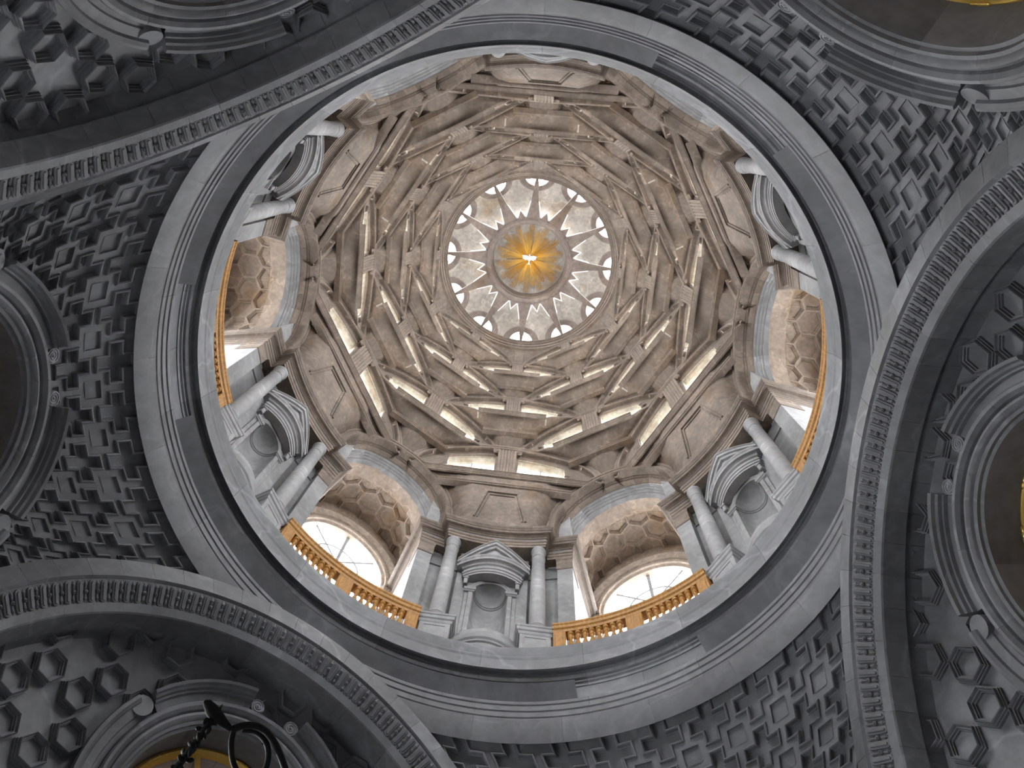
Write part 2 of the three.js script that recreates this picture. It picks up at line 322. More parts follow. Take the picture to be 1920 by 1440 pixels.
// ---------------------------------------------------------------- round windows in pendentives and vaults
const sag = (r) => r * r / 21.5; // the frames follow the hollow of the sphere they lie on
const rr = (r) => (r < 2.3 ? r * 0.957 : 2.2 + (r - 2.3) * 0.78);
function arcLathe(prof, a0, a1, n = 24) { // angle from the top (towards the ring), clockwise as seen from inside
  const rows = []; for (let i = 0; i <= n; i++) { const a = a0 + (a1 - a0) * i / n; rows.push(prof.map(([r, z]) => V(rr(r) * sin(a), rr(r) * cos(a), z + sag(rr(r))))); }
  return loft(rows, { crease: 0.5 });
}
function buildRound() {
  const o = new THREE.Group(); o.name = numbered('round_window'); o.off = V(0, 0, 0); scene.add(o);
  obj('reveal', arcLathe([[2.28, -1.55], [2.3, 0.1]], 0, 2 * PI, 64), M.dark[0], o);
  for (let i = 0; i < 10; i++) obj('frame_stone', arcLathe([[2.3, 0.1], [2.38, 0.12], [2.38, 0.2], [2.46, 0.22], [2.5, 0.27], [2.58, 0.3], [2.66, 0.27], [2.7, 0.22], [2.72, 0.3], [2.8, 0.36], [2.88, 0.36], [2.94, 0.3], [2.96, 0.1], [2.96, -0.1]], (i + 0.0015) * PI / 5, (i + 0.9985) * PI / 5, 8), M.dark[i % 3], o);
  for (const s of [-1, 1]) {
    const hood = [[2.97, -0.05], [2.97, 0.18], [3.18, 0.2], [3.2, 0.28], [3.25, 0.28], [3.27, 0.36], [3.33, 0.38], [3.35, 0.46], [3.42, 0.48], [3.46, 0.42], [3.46, -0.1]];
    obj('hood', arcLathe(hood, s * 13 * DEG, s * 60 * DEG, 20), M.dark[0], o);
    const cap = new THREE.Shape([...hood].map(([r, z]) => new THREE.Vector2(r, z)));
    for (const a of [13, 60]) obj('hood_end', mapGeo(new THREE.ShapeGeometry(cap), (r, z) => V(rr(r) * sin(s * a * DEG), rr(r) * cos(s * a * DEG), z + sag(rr(r)))), M.dark[0], o);
    const side = [[2.97, -0.05], [2.97, 0.2], [3.12, 0.22], [3.14, 0.26], [3.36, 0.28], [3.38, 0.34], [3.46, 0.38], [3.56, 0.36], [3.6, 0.28], [3.6, -0.1]];
    obj('side_panel', arcLathe(side, s * 66 * DEG, s * 138 * DEG, 20), M.dark[1], o);
    const a = s * 66 * DEG; // scroll that closes the panel
    obj('scroll', new THREE.CylinderGeometry(0.24, 0.24, 0.16, 20, 1, false).rotateX(PI / 2).translate(2.97 * sin(a), 2.97 * cos(a), 0.22 + sag(2.97)), M.dark[0], o);
    obj('volute', spiral(0.17, 2.2, 0.022, 0.12).map((g) => flip(g, s, 1, 1).translate(2.86 * sin(s * 9.5 * DEG), 2.86 * cos(s * 9.5 * DEG), 0.1 + sag(2.86))), M.dark[2], o);
  }
  obj('gilded_rim', arcLathe([[2.28, -0.7], [2.2, -0.64], [2.12, -0.7], [2.08, -0.78]], 0, 2 * PI, 64), M.gilt, o);
  for (let i = 0; i < 12; i++) { // leaves cast on the rim
    const a = i * PI / 6; obj('gilded_leaf', [-1, 0, 1].map((q) => fin(new THREE.SphereGeometry(0.07, 8, 6).scale(1.3, 0.6, 0.5).rotateZ(-a).translate(2.1 * sin(a + q * 0.05), 2.1 * cos(a + q * 0.05), -0.64 + sag(2.1)))), M.gilt, o);
  }
  for (let i = 0; i < 6; i++) { const a = (i + 0.5) * PI / 3; obj('gilded_bar', bar(V(0.5 * sin(a), 0.5 * cos(a), -0.7), V(2.02 * sin(a), 2.02 * cos(a), -0.72 + sag(2.0)), 0.13, 0.06), M.gilt, o); }
  for (let i = 0; i < 24; i++) { // panes between curved leads
    const a0 = i * PI / 12, a1 = a0 + PI / 12 - 0.004, rows = [];
    for (let q = 0; q <= 5; q++) { const r = 0.5 + 1.52 * q / 5, tw = 0.25 * (q / 5); rows.push([0, 1, 2, 3].map((e) => V(r * sin(a0 + tw + (a1 - a0) * e / 3), r * cos(a0 + tw + (a1 - a0) * e / 3), -0.8 + sag(r)))); }
    obj('pane', loft(rows, { crease: 0 }), M.frost, o);
  }
  obj('lead_backing', new THREE.CircleGeometry(2.2, 48).translate(0, 0, -0.9), M.lead, o);
  return o;
}
function setRound(o, k, el, R, label) {
  const p = sphP(0, el, R).applyAxisAngle(V(0, 1, 0), ang(k)), n = V(0, YS, 0).sub(p).normalize(), x = V(1, 0, 0).applyAxisAngle(V(0, 1, 0), ang(k));
  o.position.copy(p); o.quaternion.setFromRotationMatrix(new THREE.Matrix4().makeBasis(x, n.clone().cross(x), n));
  tag(o, label, 'window', { group: 'round windows with gilded rims' });
}
{
  const list = [[1.5, 0, 'round window with a broken hood in the left pendentive'], [3.5, 0, 'round window with gilded rim in the upper right pendentive, its panes in view'], [0.5, 1, 'round window behind the iron lamp in the lower left vault'], [2.5, 1, 'round window at the top left edge in the upper left vault'], [4.5, 1, 'round window in the right vault, cut by the picture edge']];
  const p = buildRound();
  list.forEach(([k, v, l], i) => { let o = p; if (i) { o = p.clone(); o.name = numbered('round_window'); scene.add(o); } setRound(o, k, v ? ELW.vault : ELW.pend, v ? RV - 0.12 : RS - 0.1, l); });
}

// ---------------------------------------------------------------- the ring under the drum
{
  const o = thing('ring_cornice', 'great circular cornice of grey marble that frames the dome', 'cornice', PHI, [0, 18.5, 0]);
  const courses = [
    ['flat_band', 24, [[9.5, 18.95], [8.9, 18.95], [8.78, 18.8], [8.72, 18.56], [8.70, 18.54], [8.45, 19.04], [8.44, 19.1], [8.6, 19.1]]],
    ['architrave', 18, [[8.6, 19.08], [8.44, 19.08], [8.44, 19.14], [8.41, 19.16], [8.41, 19.34], [8.375, 19.36], [8.375, 19.54], [8.34, 19.56], [8.325, 19.62], [8.335, 19.68], [8.38, 19.72], [8.6, 19.72]]],
    ['frieze', 24, [[8.6, 19.72], [8.39, 19.72], [8.385, 20.2], [8.6, 20.2]]],
    ['bed_mould', 18, [[8.6, 20.18], [8.36, 20.18], [8.34, 20.24], [8.29, 20.27], [8.29, 20.33], [8.23, 20.35], [8.19, 20.4], [8.18, 20.46], [8.13, 20.48], [8.12, 20.56], [8.6, 20.56]]],
    ['corona', 18, [[8.6, 20.55], [8.11, 20.55], [8.09, 20.58], [8.0, 20.58], [7.99, 20.5], [7.965, 20.5], [7.96, 20.92], [7.945, 20.95], [7.93, 21.0], [7.935, 21.06], [7.92, 21.1], [7.9, 21.2], [7.885, 21.27], [7.88, 21.3], [7.88, 21.37], [7.9, 21.42], [8.6, 21.42]]],
  ];
  for (const [name, n, prof] of courses) for (let i = 0; i < n; i++) obj(name, ring(prof, (i + 0.0012) * 2 * PI / n, (i + 0.9988) * 2 * PI / n, floor(240 / n), { crease: 0.35 }), M.dark[(i * 5 + n) % 3], o);
  obj('ledge', ring([[8.5, 21.4], [10.2, 21.4], [10.2, 20.9]], 0, 2 * PI, 96), M.grey[0], o);
  obj('core', ring([[9.5, 18.95], [9.5, 21.4]], 0, 2 * PI, 64), M.dark[0], o);
}
// ---------------------------------------------------------------- the drum: six piers
const dpol = (deg, r) => { const a = deg * DEG; return [r * sin(a), -r * cos(a)]; };
const bayPt = (s, lat, D) => { const a = s * 30 * DEG; return [D * sin(a) - s * lat * cos(a), -(D * cos(a) + s * s * lat * abs(sin(a)))]; }; // a point of the neighbouring bay, lat towards this pier
const arcPts = (a0, a1, r, n) => Array.from({ length: n + 1 }, (_, i) => dpol(a0 + (a1 - a0) * i / n, r));
const jamb = (s, D) => bayPt(s, 1.97 + (2.42 - 1.97) * (D - 8.99) / 2.71, D);
function buildPier() {
  const P = {};
  // walls
  const w = P.wall = thing('wall_pier', 'x', null, 0, [0, 21.4, -9.2], { kind: 'structure' });
  const path = [jamb(-1, 12.2), dpol(-17.65, 9.2), dpol(-14.2, 9.2), dpol(-14.2, 9.52), ...arcPts(-11.5, -6.5, 9.52, 3)];
  const mir = (p) => p.slice().reverse().map(([x, z]) => [-x, z]);
  const vert = (pts, y0, y1) => loft(pts.map(([x, z]) => [V(x, y0, z), V(x, y1, z)]), { crease: 0.2 });
  obj('side_wall', vert(path, 21.4, 29.15), M.grey[0], w); obj('side_wall', vert(mir(path), 21.4, 29.15), M.grey[1], w);
  obj('wall_above', vert([...path, ...mir(path)], 29.1, 33.4), M.grey[0], w);
  for (const s of [-1, 1]) { // pilaster capitals and the string behind the columns
    let pts = [dpol(-14.2, 9.5), dpol(-14.2, 9.2), dpol(-17.65, 9.2), jamb(-1, 9.8)].reverse();
    if (s > 0) pts = mir(pts);
    obj('pilaster_capital', planSweep(pts, [[0, 28.3], [0.03, 28.32], [0.035, 28.36], [0.01, 28.4], [0.02, 28.45], [0.02, 28.95], [0.05, 29.0], [0.05, 29.12], [0, 29.14]], { crease: 0.4 }), M.warm[2], w);
    let b = arcPts(-14.2, -7.8, 9.52, 3); if (s > 0) b = mir(b);
    obj('string_course', planSweep(b, [[0, 28.2], [0.05, 28.22], [0.05, 28.3], [0, 28.32]]), M.grey[1], w);
  }
  const slab = (x0, x1) => [x0, x1];
  { // middle slab with the arched niche cut through
    const s = new THREE.Shape([[-1.25, 21.4], [1.25, 21.4], [1.25, 29.15], [-1.25, 29.15]].map((p) => new THREE.Vector2(...p)));
    const h = new THREE.Path(); h.moveTo(-0.56, 23.5); h.lineTo(0.56, 23.5); h.lineTo(0.56, 26.45); h.absarc(0, 26.45, 0.56, 0, PI, false); h.lineTo(-0.56, 23.5); s.holes.push(h);
    obj('middle_slab', new THREE.ExtrudeGeometry(s, { depth: 0.42, bevelEnabled: false, curveSegments: 16 }).translate(0, 0, -9.55), M.grey[2], w);
  }
  // columns
  const c = P.column = thing('column', 'x', 'column', 0, [-1.57, 23.5, -8.75], { group: 'columns of the drum' });
  const sh = (g) => g.translate(-1.57, 0, -8.75);
  obj('base', [sh(cbox(-0.34, 0.34, 23.5, 23.62, -0.34, 0.34)), sh(lathe([[0, 23.62], [0.34, 23.62], [0.36, 23.68], [0.34, 23.74], [0.29, 23.76], [0.28, 23.82], [0.31, 23.87], [0.29, 23.92], [0.26, 23.96]], 28))], M.grey[0], c);
  obj('shaft', sh(lathe([[0.262, 23.95], [0.262, 25.2], [0.255, 26.4], [0.24, 27.6], [0.225, 28.5], [0.245, 28.52], [0.255, 28.555], [0.245, 28.59], [0.225, 28.6]], 28)), M.grey[2], c);
  obj('capital', sh(lathe([[0.226, 28.6], [0.226, 28.9], [0.25, 28.98], [0.275, 29.03], [0.275, 29.11], [0, 29.11]], 28)), M.grey[2], c);
  // pedestals
  const p = P.pedestal = thing('pedestal', 'x', 'pedestal', 0, [-1.5, 21.4, -8.75], { group: 'column pedestals' });
  obj('die', cbox(-1.98, -1.04, 21.4, 23.2, -9.2, -8.42, 0.015), M.grey[0], p);
  { const q = [[-1.99, -9.3], [-1.99, -8.43], [-1.03, -8.43], [-1.03, -9.3]];
    obj('cap_moulding', [planSweep(q, [[0, 23.08], [0.02, 23.1], [0.04, 23.17], [0.04, 23.22], [0.08, 23.26], [0.09, 23.3], [0.09, 23.37], [0.12, 23.41], [0.12, 23.48], [0, 23.5]]), box(-1.99, -1.03, 23.4, 23.5, -9.3, -8.43)], M.grey[1], p);
    obj('plinth_moulding', planSweep(q, [[0.07, 21.4], [0.07, 21.6], [0.03, 21.66], [0, 21.68]]), M.grey[1], p); }
  { const y0 = 21.85, y1 = 22.95, x0 = -1.84, x1 = -1.18; // sunk panel border
    obj('panel_border', [[x0, y0, x1, y0], [x1, y0, x1, y1], [x1, y1, x0, y1], [x0, y1, x0, y0]].map(([a, b, c2, d]) => bar(V(a, b, -8.42), V(c2, d, -8.42), 0.035, 0.03)), M.grey[1], p); }
  // entablature over the pier
  const e = P.entablature = thing('entablature', 'x', 'entablature', 0, [0, 29.1, -8.66], { group: 'entablatures of the drum piers' });
  const ep = [jamb(-1, 12.1), dpol(-17.8, 9.18), dpol(-12, 9.18), ...arcPts(-12, 12, 8.66, 14), dpol(12, 9.18), dpol(17.8, 9.18), jamb(1, 12.1)];
  obj('architrave', planSweep(ep, [[-0.3, 29.1], [0, 29.1], [0, 29.25], [0.025, 29.26], [0.025, 29.42], [0.05, 29.43], [0.06, 29.48], [0.06, 29.52], [0, 29.54]], { crease: 0.3 }), M.warm[2], e);
  obj('frieze', planSweep(ep, [[0.015, 29.53], [0.015, 29.68], [0.04, 29.7]], { crease: 0.3 }), M.grey[1], e);
  obj('cornice', planSweep(ep, [[0.02, 29.67], [0.06, 29.7], [0.07, 29.76], [0.11, 29.78], [0.12, 29.82], [0.22, 29.83], [0.22, 29.98], [0.25, 30.0], [0.255, 30.05], [0.3, 30.12], [0.31, 30.16], [0.31, 30.24], [0, 30.26], [-0.75, 30.26]], { crease: 0.3 }), M.warm[1], e);
  obj('soffit', loft(Array.from({ length: 15 }, (_, i) => { const a = (-12 + 24 * i / 14) * DEG; return [pol(a, 8.66, 29.1), pol(a, 9.6, 29.1)]; })), M.warm[1], e);
  // the tabernacle between the columns: convex frame, concave niche
  const t = P.tabernacle = thing('tabernacle', 'x', 'niche', 0, [0, 21.4, -9.1], { group: 'pedimented niches of the drum' });
  const bow = (hw, z, sag, n = 12) => Array.from({ length: n + 1 }, (_, i) => { const x = hw * (2 * i / n - 1); return [x, z + sag * (1 - (x / hw) ** 2)]; });
  const nich = []; for (let i = 0; i <= 14; i++) { const a = i / 14 * PI, r = []; r.push(V(-0.56 * cos(a), 23.4, -9.12 - 0.56 * sin(a))); r.push(V(-0.56 * cos(a), 26.45, -9.12 - 0.56 * sin(a))); for (let j = 1; j <= 7; j++) { const b = j / 7 * PI / 2; r.push(V(-0.56 * cos(a) * cos(b), 26.45 + 0.56 * sin(b), -9.12 - 0.56 * sin(a) * cos(b))); } nich.push(r); }
  obj('niche', loft(nich, { crease: 0.6 }), M.grey[2], t);
  obj('niche_arch', archSweep(0.56, 0.56, 26.45, [[-0.005, 9.14], [-0.005, 9.06], [0.02, 9.04], [0.06, 9.05], [0.08, 9.03], [0.14, 9.03], [0.16, 9.06], [0.16, 9.14]], { n: 20 }), M.grey[1], t);
  { const cv = [[-0.9, -9.04], [-0.56, -9.04], ...Array.from({ length: 11 }, (_, i) => { const a = (i + 1) / 12 * PI; return [-0.56 * cos(a), -9.12 - 0.56 * sin(a)]; }), [0.56, -9.04], [0.9, -9.04]];
    obj('impost', planSweep(cv, [[0, 26.25], [0.03, 26.27], [0.03, 26.33], [0.06, 26.35], [0.07, 26.42], [0.07, 26.47], [0, 26.48]], { crease: 0.4 }), M.grey[1], t); }
  for (const s of [-1, 1]) {
    const X = (a, b) => s > 0 ? [a, b] : [-b, -a];
    obj('strip_pilaster', [cbox(...X(0.58, 0.74), 23.4, 26.25, -9.14, -9.02, 0.015), cbox(...X(0.74, 0.88), 23.4, 26.25, -9.14, -9.07, 0.015)], M.grey[0], t);
    obj('bracket', [cbox(...X(0.82, 0.96), 26.62, 27.0, -9.14, -8.93, 0.02), cbox(...X(0.8, 0.99), 26.95, 27.03, -9.14, -8.9, 0.015)], M.grey[0], t);
  }
  const hw = 1.0;
  obj('entablature', planSweep([[-hw, -9.15], ...bow(hw, -8.98, 0.3), [hw, -9.15]], [[-0.3, 27.02], [0, 27.02], [0, 27.12], [0.03, 27.13], [0.03, 27.26], [0.06, 27.28], [0.06, 27.36], [0.02, 27.38], [0.02, 27.52], [0.08, 27.56], [0.1, 27.62], [0.14, 27.65], [0.22, 27.67], [0.22, 27.78], [0.27, 27.84], [0.27, 27.9], [-0.3, 27.92]], { crease: 0.35 }), M.grey[0], t);
  { // raking cornices and the tympanum of the pediment, bowed like the cornice below
    const zz = (x) => -8.98 + 0.3 * (1 - (x / hw) ** 2), R = [];
    for (let i = 0; i <= 24; i++) { const x = 1.28 * (i / 12 - 1), y = 29.05 - abs(x) * 0.88, zc = zz(min(1, abs(x) * 0.8) * Math.sign(x)); R.push([[0, -0.3, -0.16], [0.1, -0.3, -0.16]].length ? [V(x, y - 0.3, -9.15), V(x, y - 0.3, zc + 0.1), V(x, y - 0.2, zc + 0.13), V(x, y - 0.18, zc + 0.2), V(x, y - 0.08, zc + 0.22), V(x, y - 0.04, zc + 0.27), V(x, y, zc + 0.27), V(x, y + 0.03, -9.15)] : 0); }
    obj('raking_cornice', loft(R, { crease: 0.35 }), M.grey[0], t);
    const ty = []; for (let i = 0; i <= 12; i++) { const x = 1.0 * (i / 6 - 1), y = 28.8 - abs(x) * 0.88; ty.push([V(x, 27.88, zz(x) + 0.0), V(x, max(27.89, y), zz(x) + 0.0)]); }
    obj('tympanum', loft(ty), M.grey[2], t);
  }
  const sill = bow(1.02, -9.0, 0.42);
  obj('bowed_sill', [planSweep([[-1.02, -9.2], ...sill, [1.02, -9.2]], [[0.0, 21.4], [0.0, 22.62], [0.05, 22.66], [0.05, 22.74], [0.1, 22.8], [0.12, 22.9], [0.12, 22.98], [0.07, 23.02], [0.07, 23.12], [0.02, 23.2], [0, 23.4], [-0.3, 23.42]], { crease: 0.35 }), loft(sill.map(([x, z]) => [V(x, 23.4, z), V(x, 23.4, -9.75)]))], M.grey[1], t);
  return P;
}
{
  const P = buildPier();
  for (let k = 0; k < 6; k++) {
    const put = (o, label) => (k ? again(o, ang(k), label) : (setBase(o, ang(0), [o.off.x, o.off.y, o.off.z]), o.userData.label = label, o));
    put(P.wall, `grey marble wall of the ${where(k)} drum pier`);
    put(P.entablature, `stepped stone entablature on top of the ${where(k)} pier of the drum`);
    put(P.tabernacle, `arched niche with a pediment in the ${where(k)} pier of the drum`);
    for (const s of [1, -1]) for (const [o, n] of [[P.column, 'round grey marble column'], [P.pedestal, 'grey panelled pedestal']]) {
      const l = `${n} of the ${where(k)} pier, on the side of the ${where(k + s * 0.5)} window${k % 3 === 0 ? '' : ''}`;
      let c = o; if (k || s < 0) { c = o.clone(); c.name = numbered(o.name.replace(/_\d{3}$/, '')); scene.add(c); c.userData = { ...o.userData }; }
      setBase(c, ang(k), [o.off.x * s * (s > 0 ? 1 : 1), o.off.y, o.off.z]); c.userData.label = l;
      if (s < 0 && o === P.pedestal) { setBase(c, ang(k), [1.51, o.off.y, o.off.z]); }
    }
  }
}
// ---------------------------------------------------------------- the drum: six bays with arch, vault, window and balustrade
const DSP = 31.3, DA = 2.43, DB = 2.75, DD = 8.45, LEG = 1.08; // springing, half span and rise of the drum arches
function buildBay() {
  const B = {};
  const a = B.arch = thing('drum_arch', 'x', 'arch', 0, [0, DSP, -8.65], { group: 'arches over the drum windows' });
  obj('archivolt', archSweep(DA, DB, DSP, [[0.36, 9.35], [0.36, 8.50], [0.32, 8.43], [0.27, 8.41], [0.22, 8.43], [0.2, 8.48], [0.06, 8.45], [0.03, 8.43], [0, 8.44], [-0.02, 8.51]], { leg: LEG, n: 48, crease: 0.35 }), M.warm[0], a);
  for (const q of [-1, 1]) obj('soffit_block', loft([DSP - LEG, DSP - 0.03].map((y) => [[-0.02, 8.5], [-0.02, 8.59], [0.015, 8.6], [0.015, 8.83], [-0.02, 8.84], [-0.03, 8.91], [-0.09, 8.93], [-0.12, 9.17]].map(([n, D]) => V(q * (DA + n), y, -D)))), M.warm[0], a);
  for (let i = 0; i < 11; i++) obj('soffit_block', archSweep(DA, DB, DSP, [[-0.02, 8.50], [-0.02, 8.59], [0.015, 8.60], [0.015, 8.83], [-0.02, 8.84], [-0.03, 8.91], [-0.09, 8.93], [-0.12, 9.17]], { t0: (i + 0.012) * PI / 11, t1: (i + 0.988) * PI / 11, n: 5, crease: 0.3 }), M.warm[(i * 5 + 1) % 3], a);
  obj('arch_core', archSweep(DA, DB, DSP, [[0.05, 8.51], [0.05, 8.95], [-0.05, 9.05], [-0.08, 9.19]], { leg: LEG, n: 40 }), M.warm[1], a);
  obj('inner_moulding', archSweep(DA, DB, DSP, [[-0.12, 9.17], [-0.16, 9.18], [-0.17, 9.24], [-0.17, 9.28], [-0.215, 9.30], [-0.225, 9.34], [-0.225, 9.39], [-0.27, 9.41], [-0.28, 9.44], [-0.28, 9.50], [-0.33, 9.52], [-0.34, 9.60], [-0.36, 9.69]], { leg: LEG, n: 48, crease: 0.3 }), M.grey[1], a);
  // coffered barrel vault
  const v = B.vault = thing('window_vault', 'x', null, 0, [0, DSP, -9.7], { kind: 'structure' });
  const half = (D) => 2.1 + 0.12 * (D - 9.65), rise = 2.42;
  const NA = 400, tab = [0]; for (let i = 1; i <= NA; i++) { const t0 = (i - 1) / NA * PI, t1 = i / NA * PI; tab.push(tab[i - 1] + Math.hypot(2.2 * (cos(t1) - cos(t0)), rise * (sin(t1) - sin(t0)))); }
  const LEN = tab[NA];
  function tOf(u) { const s = min(LEN, max(0, LEN / 2 - u)); let lo = 0, hi = NA; while (hi - lo > 1) { const m = (lo + hi) >> 1; if (tab[m] < s) lo = m; else hi = m; } return (lo + (s - tab[lo]) / (tab[hi] - tab[lo])) / NA * PI; }
  const vmap = (u, D, d) => { const t = tOf(u), [nx, ny] = norm2(cos(t) / half(D), sin(t) / rise); return V(half(D) * cos(t) - nx * d, DSP + rise * sin(t) - ny * d, -D); };
  for (let i = 0; i < 9; i++) { const rows = []; for (let q = 0; q <= 6; q++) { const u = -LEN / 2 + LEN * (i + 0.006 + 0.988 * q / 6) / 9; rows.push([9.65, 9.95, 10.36].map((D) => vmap(u, D, 0))); } obj('plain_stone', loft(rows, { crease: 0 }), pick(M.tan), v); }
  { const rows = []; for (let q = 0; q <= 48; q++) { const u = -LEN / 2 + LEN * q / 48; rows.push([[9.6, -0.01], [10.34, -0.02], [10.36, -0.21], [11.1, -0.21], [12.1, -0.21]].map(([D, d]) => vmap(u, D, d))); } obj('vault_shell', loft(rows, { crease: 0 }), M.tan[0], v); }
  const ap = 0.455, R = ap * 2 / sqrt(3);
  for (let row = 0; row < 3; row++) for (let i = -5; i <= 5; i++) {
    const u0 = (i + (row % 2 ? 0 : 0.5)) * 2 * ap, D0 = 10.42 + row * 1.5 * R;
    if (abs(u0) > LEN / 2 + 0.2) continue;
    const clip = (p) => [max(-LEN / 2, min(LEN / 2, p[0])), row === 0 ? max(D0 - 0.06, p[1]) : p[1]];
    const hexa = (f, d) => [0, 1, 2, 3, 4, 5].map((q) => { const b = q * PI / 3 + PI / 2, [uu, DD] = clip([u0 + f * R * cos(b), D0 + f * R * sin(b)]); return vmap(uu, DD, row === 0 && f < 0.9 && f * R * sin(b) < -0.05 ? 0 : d); });
    const fr = obj('hexagon_frame', loft([[1, 0], [0.93, 0], [0.925, -0.06], [0.87, -0.06], [0.865, -0.12], [0.8, -0.12], [0.795, -0.19], [0.75, -0.19]].map(([f, d]) => hexa(f, d)), { u: true, crease: 0.25 }), M.tan[0], v);
    obj('hexagon_panel', loft([hexa(0.76, -0.189), hexa(0.02, -0.189)], { u: true }), pick(M.tan), fr);
  }
  // back wall, window arch and window
  const g = B.window = thing('window', 'x', null, 0, [0, 24, -12.05], { kind: 'structure' });
  { const s = new THREE.Shape([[-3.0, 21.4], [3.0, 21.4], [3.0, 34.4], [-3.0, 34.4]].map((p) => new THREE.Vector2(...p))), h = new THREE.Path();
    h.moveTo(-1.95, 23.6); h.lineTo(1.95, 23.6); h.lineTo(1.95, 30.0); h.absellipse(0, 30.0, 1.95, 2.0, 0, PI, false); h.lineTo(-1.95, 23.6); s.holes.push(h);
    obj('back_wall', new THREE.ExtrudeGeometry(s, { depth: 0.3, bevelEnabled: false, curveSegments: 24 }).translate(0, 0, -12.4), M.tan[1], g); }
  obj('window_arch', archSweep(1.95, 2.0, 30.0, [[0.62, 12.13], [0.62, 11.75], [0.56, 11.73], [0.3, 11.79], [0.28, 11.87], [0.26, 11.89], [0.22, 11.85], [0.12, 11.87], [0.1, 11.95], [0, 12.01], [0, 12.35]], { n: 36, crease: 0.35 }), M.tan[1], g);
  for (const s of [-1, 1]) obj('window_jamb', loft([[[0.62, 12.13], [0.62, 11.75], [0.3, 11.79], [0.26, 11.89], [0.12, 11.87], [0, 12.01], [0, 12.35]]].flatMap((pr) => [23.5, 30.0].map((y) => pr.map(([n, D]) => V(s * (1.95 + n), y, -D))))), M.tan[1], g);
  const zg = -12.25;
  const bars = [bar(V(0, 23.6, zg), V(0, 32.0, zg), 0.13, 0.1), bar(V(-1.95, 29.95, zg), V(1.95, 29.95, zg), 0.06, 0.06)];
  for (const s of [-1, 1]) bars.push(bar(V(0, 29.95, zg), V(s * 1.36, 31.43, zg), 0.08, 0.08), bar(V(s * 1.0, 23.6, zg), V(s * 1.0, 29.95, zg), 0.09, 0.08));
  for (const y of [25.2, 26.8, 28.4]) bars.push(bar(V(-1.95, y, zg), V(1.95, y, zg), 0.06, 0.06));
  for (const b of bars) obj('glazing_bar', b, M.sash, g);
  obj('arched_bar', tube(Array.from({ length: 13 }, (_, i) => V(cos(i / 12 * PI), 29.95 + sin(i / 12 * PI), zg)), 0.045, { n: 24, sides: 6 }), M.sash, g);
  const pane = (x0, x1, y0, y1) => obj('pane', box(x0, x1, y0, y1, zg - 0.005, zg + 0.005), M.glass, g);
  for (const [x0, x1] of [[-1.93, -1.0], [-1.0, 0], [0, 1.0], [1.0, 1.93]]) for (const [y0, y1] of [[23.62, 25.2], [25.2, 26.8], [26.8, 28.4], [28.4, 29.95]]) pane(x0 + 0.03, x1 - 0.03, y0 + 0.02, y1 - 0.02);
  for (const [t0, t1] of [[0, 0.264], [0.264, 0.5], [0.5, 0.736], [0.736, 1]]) for (const [r0, r1] of [[0.02, 0.97], [1.03, 1.94]]) { const rows = []; for (let i = 0; i <= 6; i++) { const t = (t0 + 0.006 + (t1 - t0 - 0.012) * i / 6) * PI; rows.push([V(r0 * cos(t), 29.98 + r0 * sin(t), zg), V(r1 * cos(t), 29.98 + r1 * sin(t), zg)]); } obj('pane', loft(rows, { crease: 0 }), M.glass, g); }
  obj('sill', cbox(-2.6, 2.6, 23.3, 23.6, -12.45, -11.75), M.grey[0], g);
  obj('bay_floor', ring([[10.1, 21.41], [12.6, 21.41]], -17 * DEG, 17 * DEG, 8), M.grey[0], g);
  // balustrade
  const b = B.balustrade = thing('balustrade', 'x', 'balustrade', 0, [0, 21.42, -8.6], { group: 'ochre balustrades between the pedestals' });
  const A = 16.45; // half its angle
  obj('top_rail', planSweep(arcPts(-A, A, 8.6, 20), [[-0.18, 23.1], [0.1, 23.1], [0.12, 23.16], [0.12, 23.2], [0.16, 23.24], [0.17, 23.29], [0.17, 23.35], [0.2, 23.39], [0.2, 23.46], [-0.2, 23.47], [-0.2, 23.1], [-0.18, 23.1]], { crease: 0.35 }), M.ochre, b);
  obj('bottom_rail', planSweep(arcPts(-A, A, 8.6, 20), [[0.16, 21.42], [0.16, 21.85], [0.12, 21.9], [-0.15, 21.92], [-0.15, 21.42]], { crease: 0.35 }), M.ochre, b);
  for (const c of [-A + 1.35, 0, A - 1.35]) { const w = c ? 0.19 : 0.26; obj('post', fin(mergeGeometries([fin(cbox(-w, w, 21.86, 23.12, -0.13, 0.1, 0.02)), fin(cbox(-w + 0.07, w - 0.07, 22.05, 22.98, 0.09, 0.115, 0.01))])).translate(0, 0, -8.6).rotateY(-c * DEG), M.ochre, b); }
  const bal = boxUV(fin(lathe([[0, 0], [0.1, 0], [0.1, 0.07], [0.07, 0.1], [0.06, 0.15], [0.085, 0.24], [0.115, 0.38], [0.12, 0.48], [0.1, 0.6], [0.06, 0.74], [0.048, 0.84], [0.055, 0.9], [0.085, 0.94], [0.085, 0.99], [0.06, 1.02], [0.07, 1.08], [0.1, 1.11], [0.1, 1.22], [0, 1.22]], 14)));
  for (const s of [-1, 1]) for (let i = 0; i < 8; i++) {
    const c = s * (2.35 + (A - 2.85 - 2.35) * (i + 0.5) / 8) * DEG, q = pol(c, 8.6, 21.9);
    at('baluster', bal, M.ochre, b, q, V(1, 0, 0), V(0, 1, 0), V(0, 0, 1));
  }
  return B;
}
